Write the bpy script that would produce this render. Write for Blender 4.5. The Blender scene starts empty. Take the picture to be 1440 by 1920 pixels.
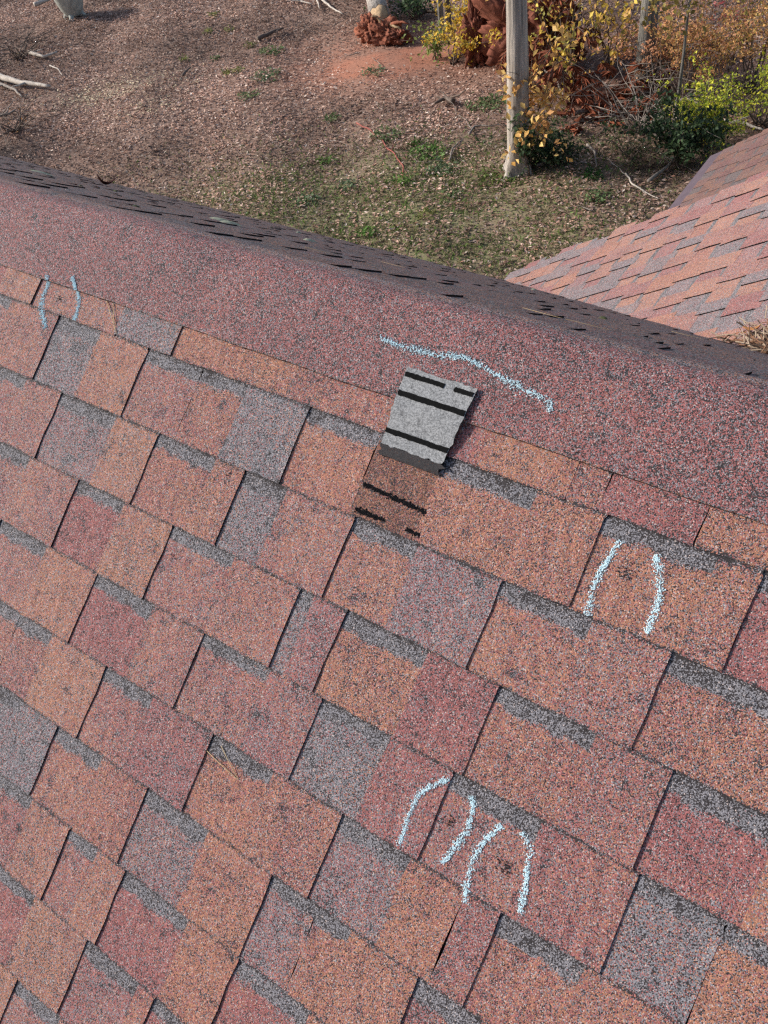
import bpy, math, random
import numpy as np
from mathutils import Vector, Matrix, noise as mnoise

random.seed(7)
rng = np.random.default_rng(11)
scene = bpy.context.scene
col = scene.collection
R = math.radians

# ------------------------------------------------------------------ camera
cam_d = bpy.data.cameras.new('camera')
cam_d.sensor_fit = 'HORIZONTAL'
cam_d.sensor_width = 36.0
cam_d.lens = 40.0
cam_d.clip_start = 0.02
cam_d.clip_end = 2000
cam = bpy.data.objects.new('camera', cam_d)
col.objects.link(cam)
_r = [[0.825356, -0.341903, 0.449321], [0.550972, 0.661591, -0.508653], [-0.123357, 0.667383, 0.734427]]
cam.matrix_world = Matrix.Translation((0.6146, -0.9765, 6.3007)) @ Matrix(_r).to_4x4()
scene.camera = cam

# ------------------------------------------------------------------ light
SUN_EL, SUN_DIR = R(29), Vector((-0.93, -0.36, 0)).normalized()     # horizontal direction TOWARDS the sun
sun_vec = Vector((SUN_DIR.x * math.cos(SUN_EL), SUN_DIR.y * math.cos(SUN_EL), math.sin(SUN_EL)))
world = bpy.data.worlds.new('World')
scene.world = world
world.use_nodes = True
wn = world.node_tree
wn.nodes.clear()
sky = wn.nodes.new('ShaderNodeTexSky')
sky.sky_type = 'NISHITA'
sky.sun_disc = False
sky.sun_elevation = SUN_EL
sky.sun_rotation = math.atan2(sun_vec.x, sun_vec.y)
sky.air_density = 1.0
sky.dust_density = 2.0
bgn = wn.nodes.new('ShaderNodeBackground')
bgn.inputs['Strength'].default_value = 0.14
wo = wn.nodes.new('ShaderNodeOutputWorld')
wn.links.new(sky.outputs['Color'], bgn.inputs['Color'])
wn.links.new(bgn.outputs['Background'], wo.inputs['Surface'])
sl = bpy.data.lights.new('sun', 'SUN')
sl.energy = 3.8
sl.angle = R(5.0)
sl.color = (1.0, 0.965, 0.92)
so = bpy.data.objects.new('sun', sl)
so.rotation_euler = sun_vec.to_track_quat('Z', 'Y').to_euler()
so.location = (-8, -6, 14)
col.objects.link(so)
vs = scene.view_settings
vs.view_transform = 'Standard'
vs.look = 'None'
vs.gamma = 1.0
vs.use_curve_mapping = False
vs.exposure = 0.42
scene.cycles.use_denoising = False
scene.cycles.filter_width = 1.35
scene.cycles.max_bounces = 6

# ------------------------------------------------------------------ helpers
def link(o, parent=None):
    col.objects.link(o)
    if parent is not None:
        o.parent = parent
    return o

def tag(o, label=None, cat=None, group=None, kind=None):
    if label: o['label'] = label
    if cat: o['category'] = cat
    if group: o['group'] = group
    if kind: o['kind'] = kind
    return o

def empty(name, loc=(0, 0, 0), parent=None):
    o = bpy.data.objects.new(name, None)
    o.location = loc
    o.empty_display_size = 0.2
    return link(o, parent)

def mesh(name, verts, faces, mats, colors=None, smooth=False, attr='tone', mat_idx=None):
    me = bpy.data.meshes.new(name)
    if isinstance(verts, np.ndarray) and isinstance(faces, np.ndarray):
        k = faces.shape[1]
        me.vertices.add(len(verts)); me.loops.add(faces.size); me.polygons.add(len(faces))
        me.vertices.foreach_set('co', verts.astype(np.float32).ravel())
        me.loops.foreach_set('vertex_index', faces.astype(np.int32).ravel())
        me.polygons.foreach_set('loop_start', np.arange(0, faces.size, k, dtype=np.int32))
        me.update(calc_edges=True)
    else:
        me.from_pydata([tuple(v) for v in verts], [], [tuple(f) for f in faces])
    for m in (mats if isinstance(mats, (list, tuple)) else [mats]):
        me.materials.append(m)
    if colors is not None:
        a = me.color_attributes.new(attr, 'FLOAT_COLOR', 'POINT')
        a.data.foreach_set('color', np.asarray(colors, dtype=np.float32).ravel())
    if mat_idx is not None:
        me.polygons.foreach_set('material_index', np.asarray(mat_idx, dtype=np.int32))
    if smooth:
        me.polygons.foreach_set('use_smooth', np.ones(len(me.polygons), dtype=bool))
    me.update()
    return me

def obj(name, me, parent=None, loc=None, mat=None):
    o = bpy.data.objects.new(name, me)
    link(o, parent)
    if mat is not None: o.matrix_local = mat
    elif loc is not None: o.location = loc
    return o

class MB:
    """collects vertices, faces and vertex colours of one mesh"""
    def __init__(s): s.v, s.f, s.c = [], [], []
    def add(s, verts, faces, c=(1, 1, 1, 1)):
        b = len(s.v)
        s.v += [tuple(p) for p in verts]
        s.f += [tuple(i + b for i in f) for f in faces]
        s.c += [c] * len(verts)
    def tube(s, pts, rad, n=7, c=(1, 1, 1, 1), wob=0.0, cap=True):
        pts = [Vector(p) for p in pts]
        if not isinstance(rad, (list, tuple)): rad = [rad] * len(pts)
        V, F = [], []
        up = Vector((0.31, 0.2, 0.93))
        for i, p in enumerate(pts):
            t = (pts[min(i + 1, len(pts) - 1)] - pts[max(i - 1, 0)]).normalized()
            if abs(t.dot(up)) > 0.97: up = Vector((0.9, 0.3, 0.1))
            a = t.cross(up).normalized(); b = t.cross(a)
            for k in range(n):
                th = 2 * math.pi * k / n
                rr = rad[i] * (1 + wob * mnoise.noise((p * 3.1 + Vector((k * 1.7, i * .9, 0)))))
                V.append(p + (a * math.cos(th) + b * math.sin(th)) * rr)
        for i in range(len(pts) - 1):
            for k in range(n):
                F.append((i * n + k, i * n + (k + 1) % n, (i + 1) * n + (k + 1) % n, (i + 1) * n + k))
        if cap:
            F.append(tuple(range(n))[::-1]); F.append(tuple((len(pts) - 1) * n + k for k in range(n)))
        s.add(V, F, c)
    def build(s, name, mat, parent=None, smooth=False, loc=None):
        return obj(name, mesh(name, s.v, s.f, mat, s.c, smooth), parent, loc)

def curve_pts(p0, p1, n=8, sag=0.0, wob=0.0, seed=0):
    p0, p1 = Vector(p0), Vector(p1)
    L = (p1 - p0).length
    out = []
    for i in range(n + 1):
        t = i / n
        p = p0.lerp(p1, t)
        w = math.sin(math.pi * t) ** 0.7
        q = Vector((seed * 3.7, t * 2.6, seed * 1.3))
        p += Vector((mnoise.noise(q), mnoise.noise(q + Vector((9, 1, 2))), mnoise.noise(q + Vector((3, 7, 5))))) * wob * L * w
        p.z += sag * L * 4 * t * (1 - t)
        out.append(p)
    return out

# ------------------------------------------------------------------ materials
def nodes_mat(name):
    m = bpy.data.materials.new(name)
    m.use_nodes = True
    nt = m.node_tree
    b = nt.nodes['Principled BSDF']
    b.inputs['Roughness'].default_value = 0.9
    b.inputs['Specular IOR Level'].default_value = 0.25
    return m, nt, b

def N(nt, t, **kw):
    n = nt.nodes.new(t)
    for k, v in kw.items():
        setattr(n, k, v)
    return n

def math_n(nt, op, a, b=None, c=None, clamp=False):
    n = N(nt, 'ShaderNodeMath', operation=op, use_clamp=clamp)
    for i, x in enumerate((a, b, c)):
        if x is None: continue
        if isinstance(x, (int, float)): n.inputs[i].default_value = x
        else: nt.links.new(x, n.inputs[i])
    return n.outputs[0]

def mix_c(nt, fac, a, b, mode='MIX'):
    n = N(nt, 'ShaderNodeMix', data_type='RGBA', blend_type=mode)
    for i, x in ((0, fac), (6, a), (7, b)):
        if isinstance(x, (int, float)): n.inputs[i].default_value = x
        elif isinstance(x, tuple): n.inputs[i].default_value = (*x, 1) if len(x) == 3 else x
        else: nt.links.new(x, n.inputs[i])
    return n.outputs[2]

def granule_mat(name, size=0.00145, gain=1.0, dirt=0.3, bump=0.6, pale_mix=0.0):
    """mineral granules: every cell picks dark / grey / red / orange by the weights in 'tone'"""
    m, nt, b = nodes_mat(name)
    L = nt.links.new
    geo = N(nt, 'ShaderNodeNewGeometry')
    at = N(nt, 'ShaderNodeAttribute', attribute_name='tone')
    sep = N(nt, 'ShaderNodeSeparateColor'); L(at.outputs['Color'], sep.inputs[0])
    vo = N(nt, 'ShaderNodeTexVoronoi', feature='F1'); vo.inputs['Scale'].default_value = 1 / size
    L(geo.outputs['Position'], vo.inputs['Vector'])
    rs = N(nt, 'ShaderNodeSeparateColor'); L(vo.outputs['Color'], rs.inputs[0])
    r1, r2, r3 = rs.outputs[0], rs.outputs[1], rs.outputs[2]
    # patches of slightly different mix and worn spots
    n1 = N(nt, 'ShaderNodeTexNoise'); n1.inputs['Scale'].default_value = 34; n1.inputs['Detail'].default_value = 5; n1.inputs['Roughness'].default_value = .65
    L(geo.outputs['Position'], n1.inputs['Vector'])
    n2 = N(nt, 'ShaderNodeTexNoise'); n2.inputs['Scale'].default_value = 7; n2.inputs['Detail'].default_value = 3
    L(geo.outputs['Position'], n2.inputs['Vector'])
    n3 = N(nt, 'ShaderNodeTexNoise'); n3.inputs['Scale'].default_value = 130; n3.inputs['Detail'].default_value = 2
    L(geo.outputs['Position'], n3.inputs['Vector'])
    worn = math_n(nt, 'MULTIPLY', math_n(nt, 'SUBTRACT', n1.outputs['Fac'], 0.545, clamp=True), 2.6 * dirt / 0.3)
    worn = math_n(nt, 'ADD', worn, math_n(nt, 'MULTIPLY', math_n(nt, 'SUBTRACT', n3.outputs['Fac'], 0.6, clamp=True), 1.2))
    k = math_n(nt, 'ADD', math_n(nt, 'MULTIPLY', at.outputs['Alpha'], 1.1), worn)          # dark weight
    g = math_n(nt, 'ADD', k, sep.outputs[0])
    r = math_n(nt, 'ADD', g, sep.outputs[1])
    r1j = math_n(nt, 'ADD', r1, math_n(nt, 'MULTIPLY', math_n(nt, 'SUBTRACT', n2.outputs['Fac'], 0.5), 0.35))
    c = mix_c(nt, math_n(nt, 'LESS_THAN', r1j, r), (0.372, 0.174, 0.108), (0.292, 0.106, 0.100))
    c = mix_c(nt, math_n(nt, 'LESS_THAN', r1j, g), c, (0.215, 0.205, 0.218))
    # brightness of each grain
    br = math_n(nt, 'ADD', math_n(nt, 'MULTIPLY', math_n(nt, 'POWER', r2, 1.2), 0.72 * gain), 0.56 * gain)
    c = mix_c(nt, 1.0, c, br, 'MULTIPLY')
    c = mix_c(nt, math_n(nt, 'GREATER_THAN', r3, 0.965), c, (0.44 * gain, 0.36 * gain, 0.33 * gain))
    c = mix_c(nt, math_n(nt, 'LESS_THAN', r1j, k), c, (0.032, 0.027, 0.028))
    if pale_mix: c = mix_c(nt, pale_mix, c, (0.43, 0.315, 0.25))
    L(c, b.inputs['Base Color'])
    bp = N(nt, 'ShaderNodeBump'); bp.inputs['Strength'].default_value = bump; bp.inputs['Distance'].default_value = size * .55
    h = math_n(nt, 'SUBTRACT', r2, math_n(nt, 'MULTIPLY', vo.outputs['Distance'], 0.9))
    L(h, bp.inputs['Height']); L(bp.outputs[0], b.inputs['Normal'])
    b.inputs['Roughness'].default_value = 0.82
    return m

def attr_mat(name, attr='tone', rough=0.85, var=0.25, scale=30, trans=0.0, bump=0.0, spec=0.25):
    m, nt, b = nodes_mat(name)
    L = nt.links.new
    at = N(nt, 'ShaderNodeAttribute', attribute_name=attr)
    geo = N(nt, 'ShaderNodeNewGeometry')
    n1 = N(nt, 'ShaderNodeTexNoise'); n1.inputs['Scale'].default_value = scale; n1.inputs['Detail'].default_value = 4
    L(geo.outputs['Position'], n1.inputs['Vector'])
    f = math_n(nt, 'ADD', math_n(nt, 'MULTIPLY', n1.outputs['Fac'], 2 * var), 1 - var)
    c = mix_c(nt, 1.0, at.outputs['Color'], f, 'MULTIPLY')
    L(c, b.inputs['Base Color'])
    b.inputs['Roughness'].default_value = rough
    b.inputs['Specular IOR Level'].default_value = spec
    if bump:
        bp = N(nt, 'ShaderNodeBump'); bp.inputs['Strength'].default_value = bump; bp.inputs['Distance'].default_value = .01
        L(n1.outputs['Fac'], bp.inputs['Height']); L(bp.outputs[0], b.inputs['Normal'])
    if trans:
        out = nt.nodes['Material Output']
        tr = N(nt, 'ShaderNodeBsdfTranslucent'); L(c, tr.inputs['Color'])
        mx = N(nt, 'ShaderNodeMixShader'); mx.inputs[0].default_value = trans
        L(b.outputs[0], mx.inputs[1]); L(tr.outputs[0], mx.inputs[2]); L(mx.outputs[0], out.inputs['Surface'])
    return m

def plain_mat(name, c, rough=0.8, var=0.2, scale=40, bump=0.0, stretch=None, spec=0.25, c2=None):
    m, nt, b = nodes_mat(name)
    L = nt.links.new
    geo = N(nt, 'ShaderNodeNewGeometry')
    n1 = N(nt, 'ShaderNodeTexNoise'); n1.inputs['Scale'].default_value = scale; n1.inputs['Detail'].default_value = 5; n1.inputs['Roughness'].default_value = .6
    if stretch:
        mp = N(nt, 'ShaderNodeMapping'); mp.inputs['Scale'].default_value = stretch
        L(geo.outputs['Position'], mp.inputs['Vector']); L(mp.outputs[0], n1.inputs['Vector'])
    else: L(geo.outputs['Position'], n1.inputs['Vector'])
    if c2 is None: c2 = tuple(x * (1 - var) for x in c); c = tuple(x * (1 + var) for x in c)
    rp = N(nt, 'ShaderNodeMapRange'); rp.inputs[1].default_value = .32; rp.inputs[2].default_value = .68
    L(n1.outputs['Fac'], rp.inputs[0])
    L(mix_c(nt, rp.outputs[0], c2, c), b.inputs['Base Color'])
    b.inputs['Roughness'].default_value = rough
    b.inputs['Specular IOR Level'].default_value = spec
    if bump:
        bp = N(nt, 'ShaderNodeBump'); bp.inputs['Strength'].default_value = bump; bp.inputs['Distance'].default_value = .02
        L(n1.outputs['Fac'], bp.inputs['Height']); L(bp.outputs[0], b.inputs['Normal'])
    return m

M_GRAN = granule_mat('shingle_granules')
M_BACK = granule_mat('weathered_granules', size=0.0032, gain=0.74, dirt=0.3, bump=.6)
M_STAIN = granule_mat('bitumen_stained_granules', gain=0.68, dirt=0.4)
M_EDGE = plain_mat('asphalt_edge', (0.014, 0.013, 0.013), var=.4, scale=300, rough=1.0, spec=.05)
M_MAT = None

# ------------------------------------------------------------------ roof geometry
EXP = 0.143                     # course exposure
ZR = 5.5                        # ridge height above the yard
VR = -0.60                      # ridge position in course units above the first lap line
PIT, Q = R(36), R(33)
ca, sa, cq, sq = math.cos(PIT), math.sin(PIT), math.cos(Q), math.sin(Q)
TH, LIFT = 0.0026, 0.0042       # tooth thickness, rise of a course towards its lower edge
LEAVE = 4.3                     # slope length ridge to eave
X0, ZE, YE = -1.87, ZR - LEAVE * sa, LEAVE * ca

def basis(U, up, o):
    U, up = Vector(U), Vector(up)
    n = U.cross(up)
    m = Matrix.Identity(4)
    for i in range(3):
        m[i][0], m[i][1], m[i][2], m[i][3] = U[i], up[i], n[i], o[i]
    return m
M_FRONT = basis((1, 0, 0), (0, ca, sa), (0, VR * EXP * ca, ZR + VR * EXP * sa))      # local x = u, y = -v, z = normal
M_BACKB = basis((-1, 0, 0), (0, -ca, sa), (0, 0, ZR))
M_WING = basis((0, -1, 0), (cq, 0, sq), (X0, 0, ZE))

TONE = {   # grey, red, orange, dark
 'orange': (.12, .25, .50, .15), 'orangesalmon': (.16, .33, .36, .15), 'tan': (.20, .20, .50, .10),
 'salmon': (.22, .38, .27, .14), 'pink': (.28, .46, .12, .15), 'red': (.13, .66, .05, .17), 'redpink': (.20, .58, .08, .16),
 'redsalmon': (.18, .48, .18, .16), 'grey': (.54, .16, .07, .24), 'greypink': (.42, .27, .12, .19),
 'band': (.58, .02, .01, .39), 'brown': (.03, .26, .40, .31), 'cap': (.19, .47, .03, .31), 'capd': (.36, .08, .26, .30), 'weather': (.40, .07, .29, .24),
}
def tone(name, j=0.0):
    t = np.array(TONE[name])
    if j: t = np.clip(t + rng.normal(0, j, 4) * (.6, 1, 1, .4), 0.02, 1)
    return t / t.sum()

def piece_mesh(name, w, typ, t_main, mats, tl=None, tr=None, band=0.0, fine=True, w0=0.0, ytop=.12, ybot=1.0, th=TH, lift=LIFT, depth=0.006, edge_j=0.0012, seed=0, curl=0.0):
    """one shingle tab or backer field; x 0..w, y down to -EXP; closed skirts in dark asphalt"""
    T = typ == 'T'
    nx = max(3, int(w / (0.014 if fine else 0.07)) + 1)
    if band:
        b0 = band
        ys = [ytop, -.012, -.055, -b0 + .03, -b0 - .03, -.5, -.75, -ybot + .028, -ybot]
        if not fine: ys = [ytop, -b0 + .03, -b0 - .03, -ybot]
    else:
        ys = [ytop, -.012, -.05, -.35, -.65, -ybot + .028, -ybot] if fine else [ytop, -.5, -ybot]
    ny = len(ys)
    rs = np.random.default_rng(seed)
    xs = np.linspace(0, w, nx)
    V, C = [], []
    jl, jr = rs.normal(0, edge_j, ny), rs.normal(0, edge_j, ny)
    jb = np.convolve(rs.normal(0, edge_j * 1.6, nx + 4), [.3, .4, .3], 'same')[2:-2]
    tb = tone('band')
    for a, y in enumerate(ys):
        for i, x in enumerate(xs):
            px = x + (jl[a] if i == 0 else 0) + (jr[a] if i == nx - 1 else 0)
            py = y * EXP + (jb[i] if a == ny - 1 else 0)
            if band and 2 < a < 5 and fine or (band and not fine and 0 < a < 3): py += rs.normal(0, .0035)
            z = lift * max(-y, -.1) + (th if T else 0.0) + (rs.normal(0, .00035) if fine else 0)
            z += curl * max(0, -y) ** 2 * (i / (nx - 1))
            V.append((px, py, z))
            t = t_main
            if fine:
                q = Vector((px * 9 + seed * 3.1, py * 9, seed * .7)); nv = mnoise.noise(q) * .16; dv = max(0, mnoise.noise(q * 1.7 + Vector((5, 5, 5)))) * .10
                t = np.clip(t + np.array((dv * .3, nv, -nv, dv)), .01, 1); t = t / t.sum()
            bl = min(.022, w * .25)
            if tl is not None and x < bl: t = t * (.5 + .5 * x / bl) + tl * (.5 - .5 * x / bl)
            if tr is not None and w - x < bl: t = t * (.5 + .5 * (w - x) / bl) + tr * (.5 - .5 * (w - x) / bl)
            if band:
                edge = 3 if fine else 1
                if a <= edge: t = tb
            if fine and a <= 1: t = t * .35 + np.array((.15, .02, .02, .81)) * .65  # shade under the course above, with asphalt bleed, painted into the tone
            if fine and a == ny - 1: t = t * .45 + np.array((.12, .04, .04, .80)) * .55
            C.append(t)
    F, MI = [], []
    for a in range(ny - 1):
        for i in range(nx - 1):
            F.append((a * nx + i, (a + 1) * nx + i, (a + 1) * nx + i + 1, a * nx + i + 1)); MI.append(0)
    def skirt(idx):
        b = len(V)
        for k in idx:
            v = V[k]; V.append((v[0], v[1], v[2] - depth - (th if T else 0))); C.append(t_main)
        for k in range(len(idx) - 1):
            F.append((idx[k], b + k, b + k + 1, idx[k + 1])); MI.append(1)
    skirt([a * nx for a in range(ny)])
    skirt([(ny - 1) * nx + i for i in range(nx)])
    skirt([a * nx + nx - 1 for a in range(ny - 1, -1, -1)])
    return mesh(name, V, F, mats, np.array(C)[:, [0, 1, 2, 3]], mat_idx=MI)

# ------------------------------------------------------------------ ground
GX0, GX1, GY0, GY1 = -34.0, 9.0, -2.0, 30.0
C_CLAY = [(*(-9.51, 13.25), 2.2, 1.0, .95), (*(-10.65, 13.90), 1.6, 1.0, .6), (*(-7.65, 14.39), 2.0, 1.4, .7), (*(-8.28, 12.71), 1.6, .7, .35), (*(-10.62, 12.56), 1.6, .8, .3), (*(-5.25, 13.12), 1.8, 1.0, .35)]
C_GRASS = [(*(-6.70, 8.28), 3.6, 1.9, 1.0), (*(-6.67, 9.57), 1.8, 1.1, 1.0), (*(-7.93, 8.32), 2.2, 1.4, .9), (*(-4.73, 7.98), 2.2, 1.3, .9), (*(-9.23, 8.57), 1.5, .9, .35)]
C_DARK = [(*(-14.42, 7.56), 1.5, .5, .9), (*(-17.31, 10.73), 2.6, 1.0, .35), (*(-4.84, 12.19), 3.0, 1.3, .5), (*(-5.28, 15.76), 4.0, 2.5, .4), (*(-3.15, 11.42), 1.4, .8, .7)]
C_CHIP = [(*(-14.60, 10.12), .9, .4, 1.0), (*(-14.25, 10.54), 1.3, .5, .5), (*(-13.02, 9.98), .7, .3, .5)]
def fld(x, y, L):
    r = np.zeros_like(x)
    for cx, cy, rx, ry, a in L:
        dx, dy = x - cx, y - cy
        # ellipses lie along the camera's left-right direction over the yard
        ex, ey = dx * .84 + dy * .54, -dx * .54 + dy * .84
        r = np.maximum(r, a * np.exp(-((ex / rx) ** 2 + (ey / ry) ** 2)))
    return r
def npnoise(x, y, s, o=0.0):
    return np.array([mnoise.fractal(Vector((a * s + o, b * s - o, o * .3)), 1.0, 2.0, 3) for a, b in zip(x.ravel(), y.ravel())]).reshape(x.shape)
def gheight(x, y):
    x = np.asarray(x, float); y = np.asarray(y, float)
    return 0.05 * np.sin(x * .7 + 1.3) * np.cos(y * .9) + 0.03 * np.sin(x * 2.1 + y * 1.7)
def gz(x, y): return float(gheight(x, y))

M_GROUND = attr_mat('leaf_strewn_soil', var=.55, scale=26, bump=.8, rough=.95)
def make_ground():
    nx, ny = 220, 165
    gx = np.concatenate([[-400, -120, -60], np.linspace(GX0, GX1, nx), [30, 90, 400]])
    gy = np.concatenate([[-400, -100, -30], np.linspace(GY0, GY1, ny), [60, 150, 500]])
    X, Y = np.meshgrid(gx, gy)
    Z = gheight(X, Y) + .03 * npnoise(X, Y, 1.1)
    n = npnoise(X, Y, .9, 4.0); n2 = npnoise(X, Y, 2.7, 9.0)
    base = np.array([.225, .14, .105])
    c = np.ones(X.shape + (4,)); c[..., :3] = base
    def lay(m, colr):
        m = np.clip(m, 0, 1)[..., None]
        c[..., :3] = c[..., :3] * (1 - m) + np.array(colr) * m
    lay(.5 + .7 * n, (.27, .175, .13))
    lay(fld(X, Y, C_GRASS) * (1.0 + .6 * n2), (.225, .20, .105))
    lay(fld(X, Y, C_CLAY) * (1.0 + .9 * n2), (.40, .165, .10))
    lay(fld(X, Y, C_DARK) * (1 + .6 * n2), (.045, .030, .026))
    V = np.stack([X, Y, Z], -1).reshape(-1, 3)
    w, h = len(gx), len(gy)
    a = (np.arange(h - 1)[:, None] * w + np.arange(w - 1)[None, :]).ravel()
    F = np.stack([a, a + 1, a + w + 1, a + w], -1)
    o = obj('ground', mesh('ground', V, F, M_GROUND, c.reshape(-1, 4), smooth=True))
    o['kind'] = 'structure'
make_ground()

# ------------------------------------------------------------------ the house
house = empty('house', (0, 0, 0))
tag(house, 'house with red brown asphalt shingle roof, ridge running across the picture', 'house')

def slope_deck(name, M, x0, x1, s0, s1, mat, toneN, z=-.004):
    V = [M @ Vector(p) for p in ((x0, -s0, z), (x1, -s0, z), (x1, -s1, z), (x0, -s1, z), (x0, -s0, z - .03), (x1, -s0, z - .03), (x1, -s1, z - .03), (x0, -s1, z - .03))]
    F = [(3, 2, 1, 0), (4, 5, 6, 7), (0, 1, 5, 4), (2, 3, 7, 6), (1, 2, 6, 5), (3, 0, 4, 7)]
    return obj(name, mesh(name, V, F, mat, [tone(toneN)] * 8), house)

front = slope_deck('front_roof_slope', M_FRONT, -14 , 6.0, VR * EXP + .02, 13 * EXP, M_GRAN, 'salmon', z=-.012)
front_lower = slope_deck('lower_roof_field', M_FRONT, -14, 6.0, 13 * EXP - .02, LEAVE + VR * EXP, M_GRAN, 'salmon', z=-.002)

ROWS = {
  0: [(-99.000,'T','tan'), (-6.621,'R','salmon'), (-4.855,'T','grey'), (-3.745,'R','orange'), (-1.812,'R','orangesalmon'), (0.451,'R','red'), (0.814,'R','orange'), (1.871,'R','orangesalmon'), (2.219,'R','red'), (3.193,'R','orange')],
  1: [(-99.000,'R','salmon'), (-7.061,'T','salmon'), (-6.006,'R','grey'), (-5.100,'T','tan'), (-4.171,'R','salmon'), (-3.180,'R','orangesalmon'), (-2.403,'T','grey'), (-1.425,'R','orange'), (-0.396,'R','brown'), (0.450,'R','orange'), (1.567,'T','orange'), (2.320,'R','orange'), (3.441,'T','orangesalmon'), (3.842,'R','red')],
  2: [(-99.000,'R','salmon'), (-6.133,'T','salmon'), (-5.386,'R','greypink'), (-4.250,'T','tan'), (-3.461,'R','orangesalmon'), (-2.455,'T','orangesalmon'), (-1.962,'R','grey'), (-1.297,'T','salmon'), (-0.309,'R','orangesalmon'), (0.559,'T','greypink'), (1.578,'R','orangesalmon'), (2.585,'T','salmon'), (3.375,'R','orangesalmon')],
  3: [(-99.000,'R','salmon'), (-5.497,'T','salmon'), (-4.484,'R','red'), (-3.574,'T','tan'), (-2.692,'R','salmon'), (-1.632,'T','salmon'), (-0.619,'R','grey'), (-0.405,'T','pink'), (0.033,'R','orange'), (1.119,'T','red'), (1.965,'R','orangesalmon'), (3.030,'T','salmon'), (3.780,'R','red')],
  4: [(-99.000,'T','salmon'), (-5.594,'R','salmon'), (-4.571,'T','tan'), (-3.565,'R','red'), (-2.498,'T','salmon'), (-1.645,'R','salmon'), (-0.580,'T','pink'), (0.165,'R','grey'), (1.080,'T','redpink'), (1.867,'R','salmon'), (2.879,'T','redsalmon'), (3.854,'R','grey'), (4.655,'R','orange')],
  5: [(-99.000,'R','orangesalmon'), (-4.578,'R','redsalmon'), (-3.896,'T','tan'), (-2.854,'R','salmon'), (-1.995,'T','redpink'), (-0.987,'R','orange'), (-0.062,'T','orangesalmon'), (0.899,'R','greypink'), (1.789,'T','orange'), (2.446,'T','redsalmon'), (2.840,'R','orangesalmon'), (3.721,'T','orangesalmon')],
  6: [(-99.000,'R','grey'), (-3.935,'T','grey'), (-3.228,'R','orangesalmon'), (-2.369,'T','orangesalmon'), (-1.565,'R','greypink'), (-0.567,'T','orange'), (0.408,'R','greypink'), (1.059,'R','orange'), (1.485,'T','orange'), (2.329,'R','redsalmon'), (3.053,'T','orangesalmon')],
  7: [(-99.000,'R','redsalmon'), (-3.164,'T','tan'), (-2.420,'R','salmon'), (-1.913,'T','tan'), (-1.423,'R','red'), (-0.352,'T','orange'), (0.401,'R','red'), (1.412,'T','orange')],
  8: [(-99.000,'R','red'), (-2.546,'T','tan'), (-1.560,'R','pink'), (-0.660,'T','orangesalmon'), (-0.396,'R','red')],
  9: [(-99.000,'T','tan'), (-2.325,'R','pink'), (-1.509,'T','orangesalmon')],
}

UMIN, UMAX, NROW = -11.0, 8.4, 12
SURF = {}
def build_front():
    names = ['orangesalmon', 'salmon', 'tan', 'redsalmon', 'orange', 'grey', 'greypink', 'red', 'pink']
    for k in range(0, NROW + 1):
        L = list(ROWS.get(k, []))
        rs = random.Random(100 + k)
        if not L: L = [(-99, 'R', 'salmon'), (-3 + rs.random(), 'T', 'tan')]
        # continue the course to both sides
        first = L[0]; seq = list(L[1:])
        u = seq[0][0]; typ, cn = first[1], first[2]
        left = []
        while u > UMIN:
            wd = rs.uniform(.7, 1.25)
            left.append((u - wd, typ, cn)); u -= wd
            typ = 'R' if typ == 'T' else 'T'; cn = rs.choice(names)
        seq = left[::-1] + seq
        u = seq[-1][0]; typ = seq[-1][1]
        while True:
            u += rs.uniform(.7, 1.25)
            if u > UMAX: break
            typ = 'R' if typ == 'T' else 'T'
            seq.append((u, typ, rs.choice(names)))
        ends = [s[0] for s in seq[1:]] + [UMAX]
        tn = [tone(s[2], .025) for s in seq]
        SURF[k] = [(s[0], e, s[1]) for s, e in zip(seq, ends)]
        for i, (s, e) in enumerate(zip(seq, ends)):
            u0, typ, cn = s
            w = (e - u0) * EXP
            same_l = i > 0 and seq[i - 1][1] == typ
            same_r = i < len(seq) - 1 and seq[i + 1][1] == typ
            joint_l = same_l and (round(u0, 2) in JOINTS)
            joint_r = same_r and (round(e, 2) in JOINTS)
            if cn == 'brown': same_l = same_r = True
            tl = tn[i - 1] if same_l and not joint_l else None
            tr = tn[i + 1] if same_r and not joint_r else None
            band = 0.0
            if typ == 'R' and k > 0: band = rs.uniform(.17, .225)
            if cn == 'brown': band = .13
            ov = .002 if typ == 'R' else 0
            xl = u0 * EXP - (0 if same_l else ov) + (.0003 if joint_l else 0)
            xr = e * EXP + (0 if same_r else ov) - (.0003 if joint_r else 0)
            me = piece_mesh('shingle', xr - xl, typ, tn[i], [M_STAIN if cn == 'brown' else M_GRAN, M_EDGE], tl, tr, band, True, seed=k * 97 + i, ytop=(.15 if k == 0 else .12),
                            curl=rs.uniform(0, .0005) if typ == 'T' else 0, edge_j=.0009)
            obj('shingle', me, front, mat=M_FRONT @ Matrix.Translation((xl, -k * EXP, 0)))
JOINTS = {round(x, 2) for x in (-1.812, 1.871, 2.219, 3.193, -3.180, 3.842, 4.655, -4.578, 2.446)}
def surf_z(u, v):
    """height of the shingle surface over the front plane"""
    k = int(math.floor(v)); f = v - k
    z = LIFT * f
    for a, b, t in SURF.get(k, []):
        if a <= u < b: return z + (TH if t == 'T' else 0)
    return z
build_front()

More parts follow.
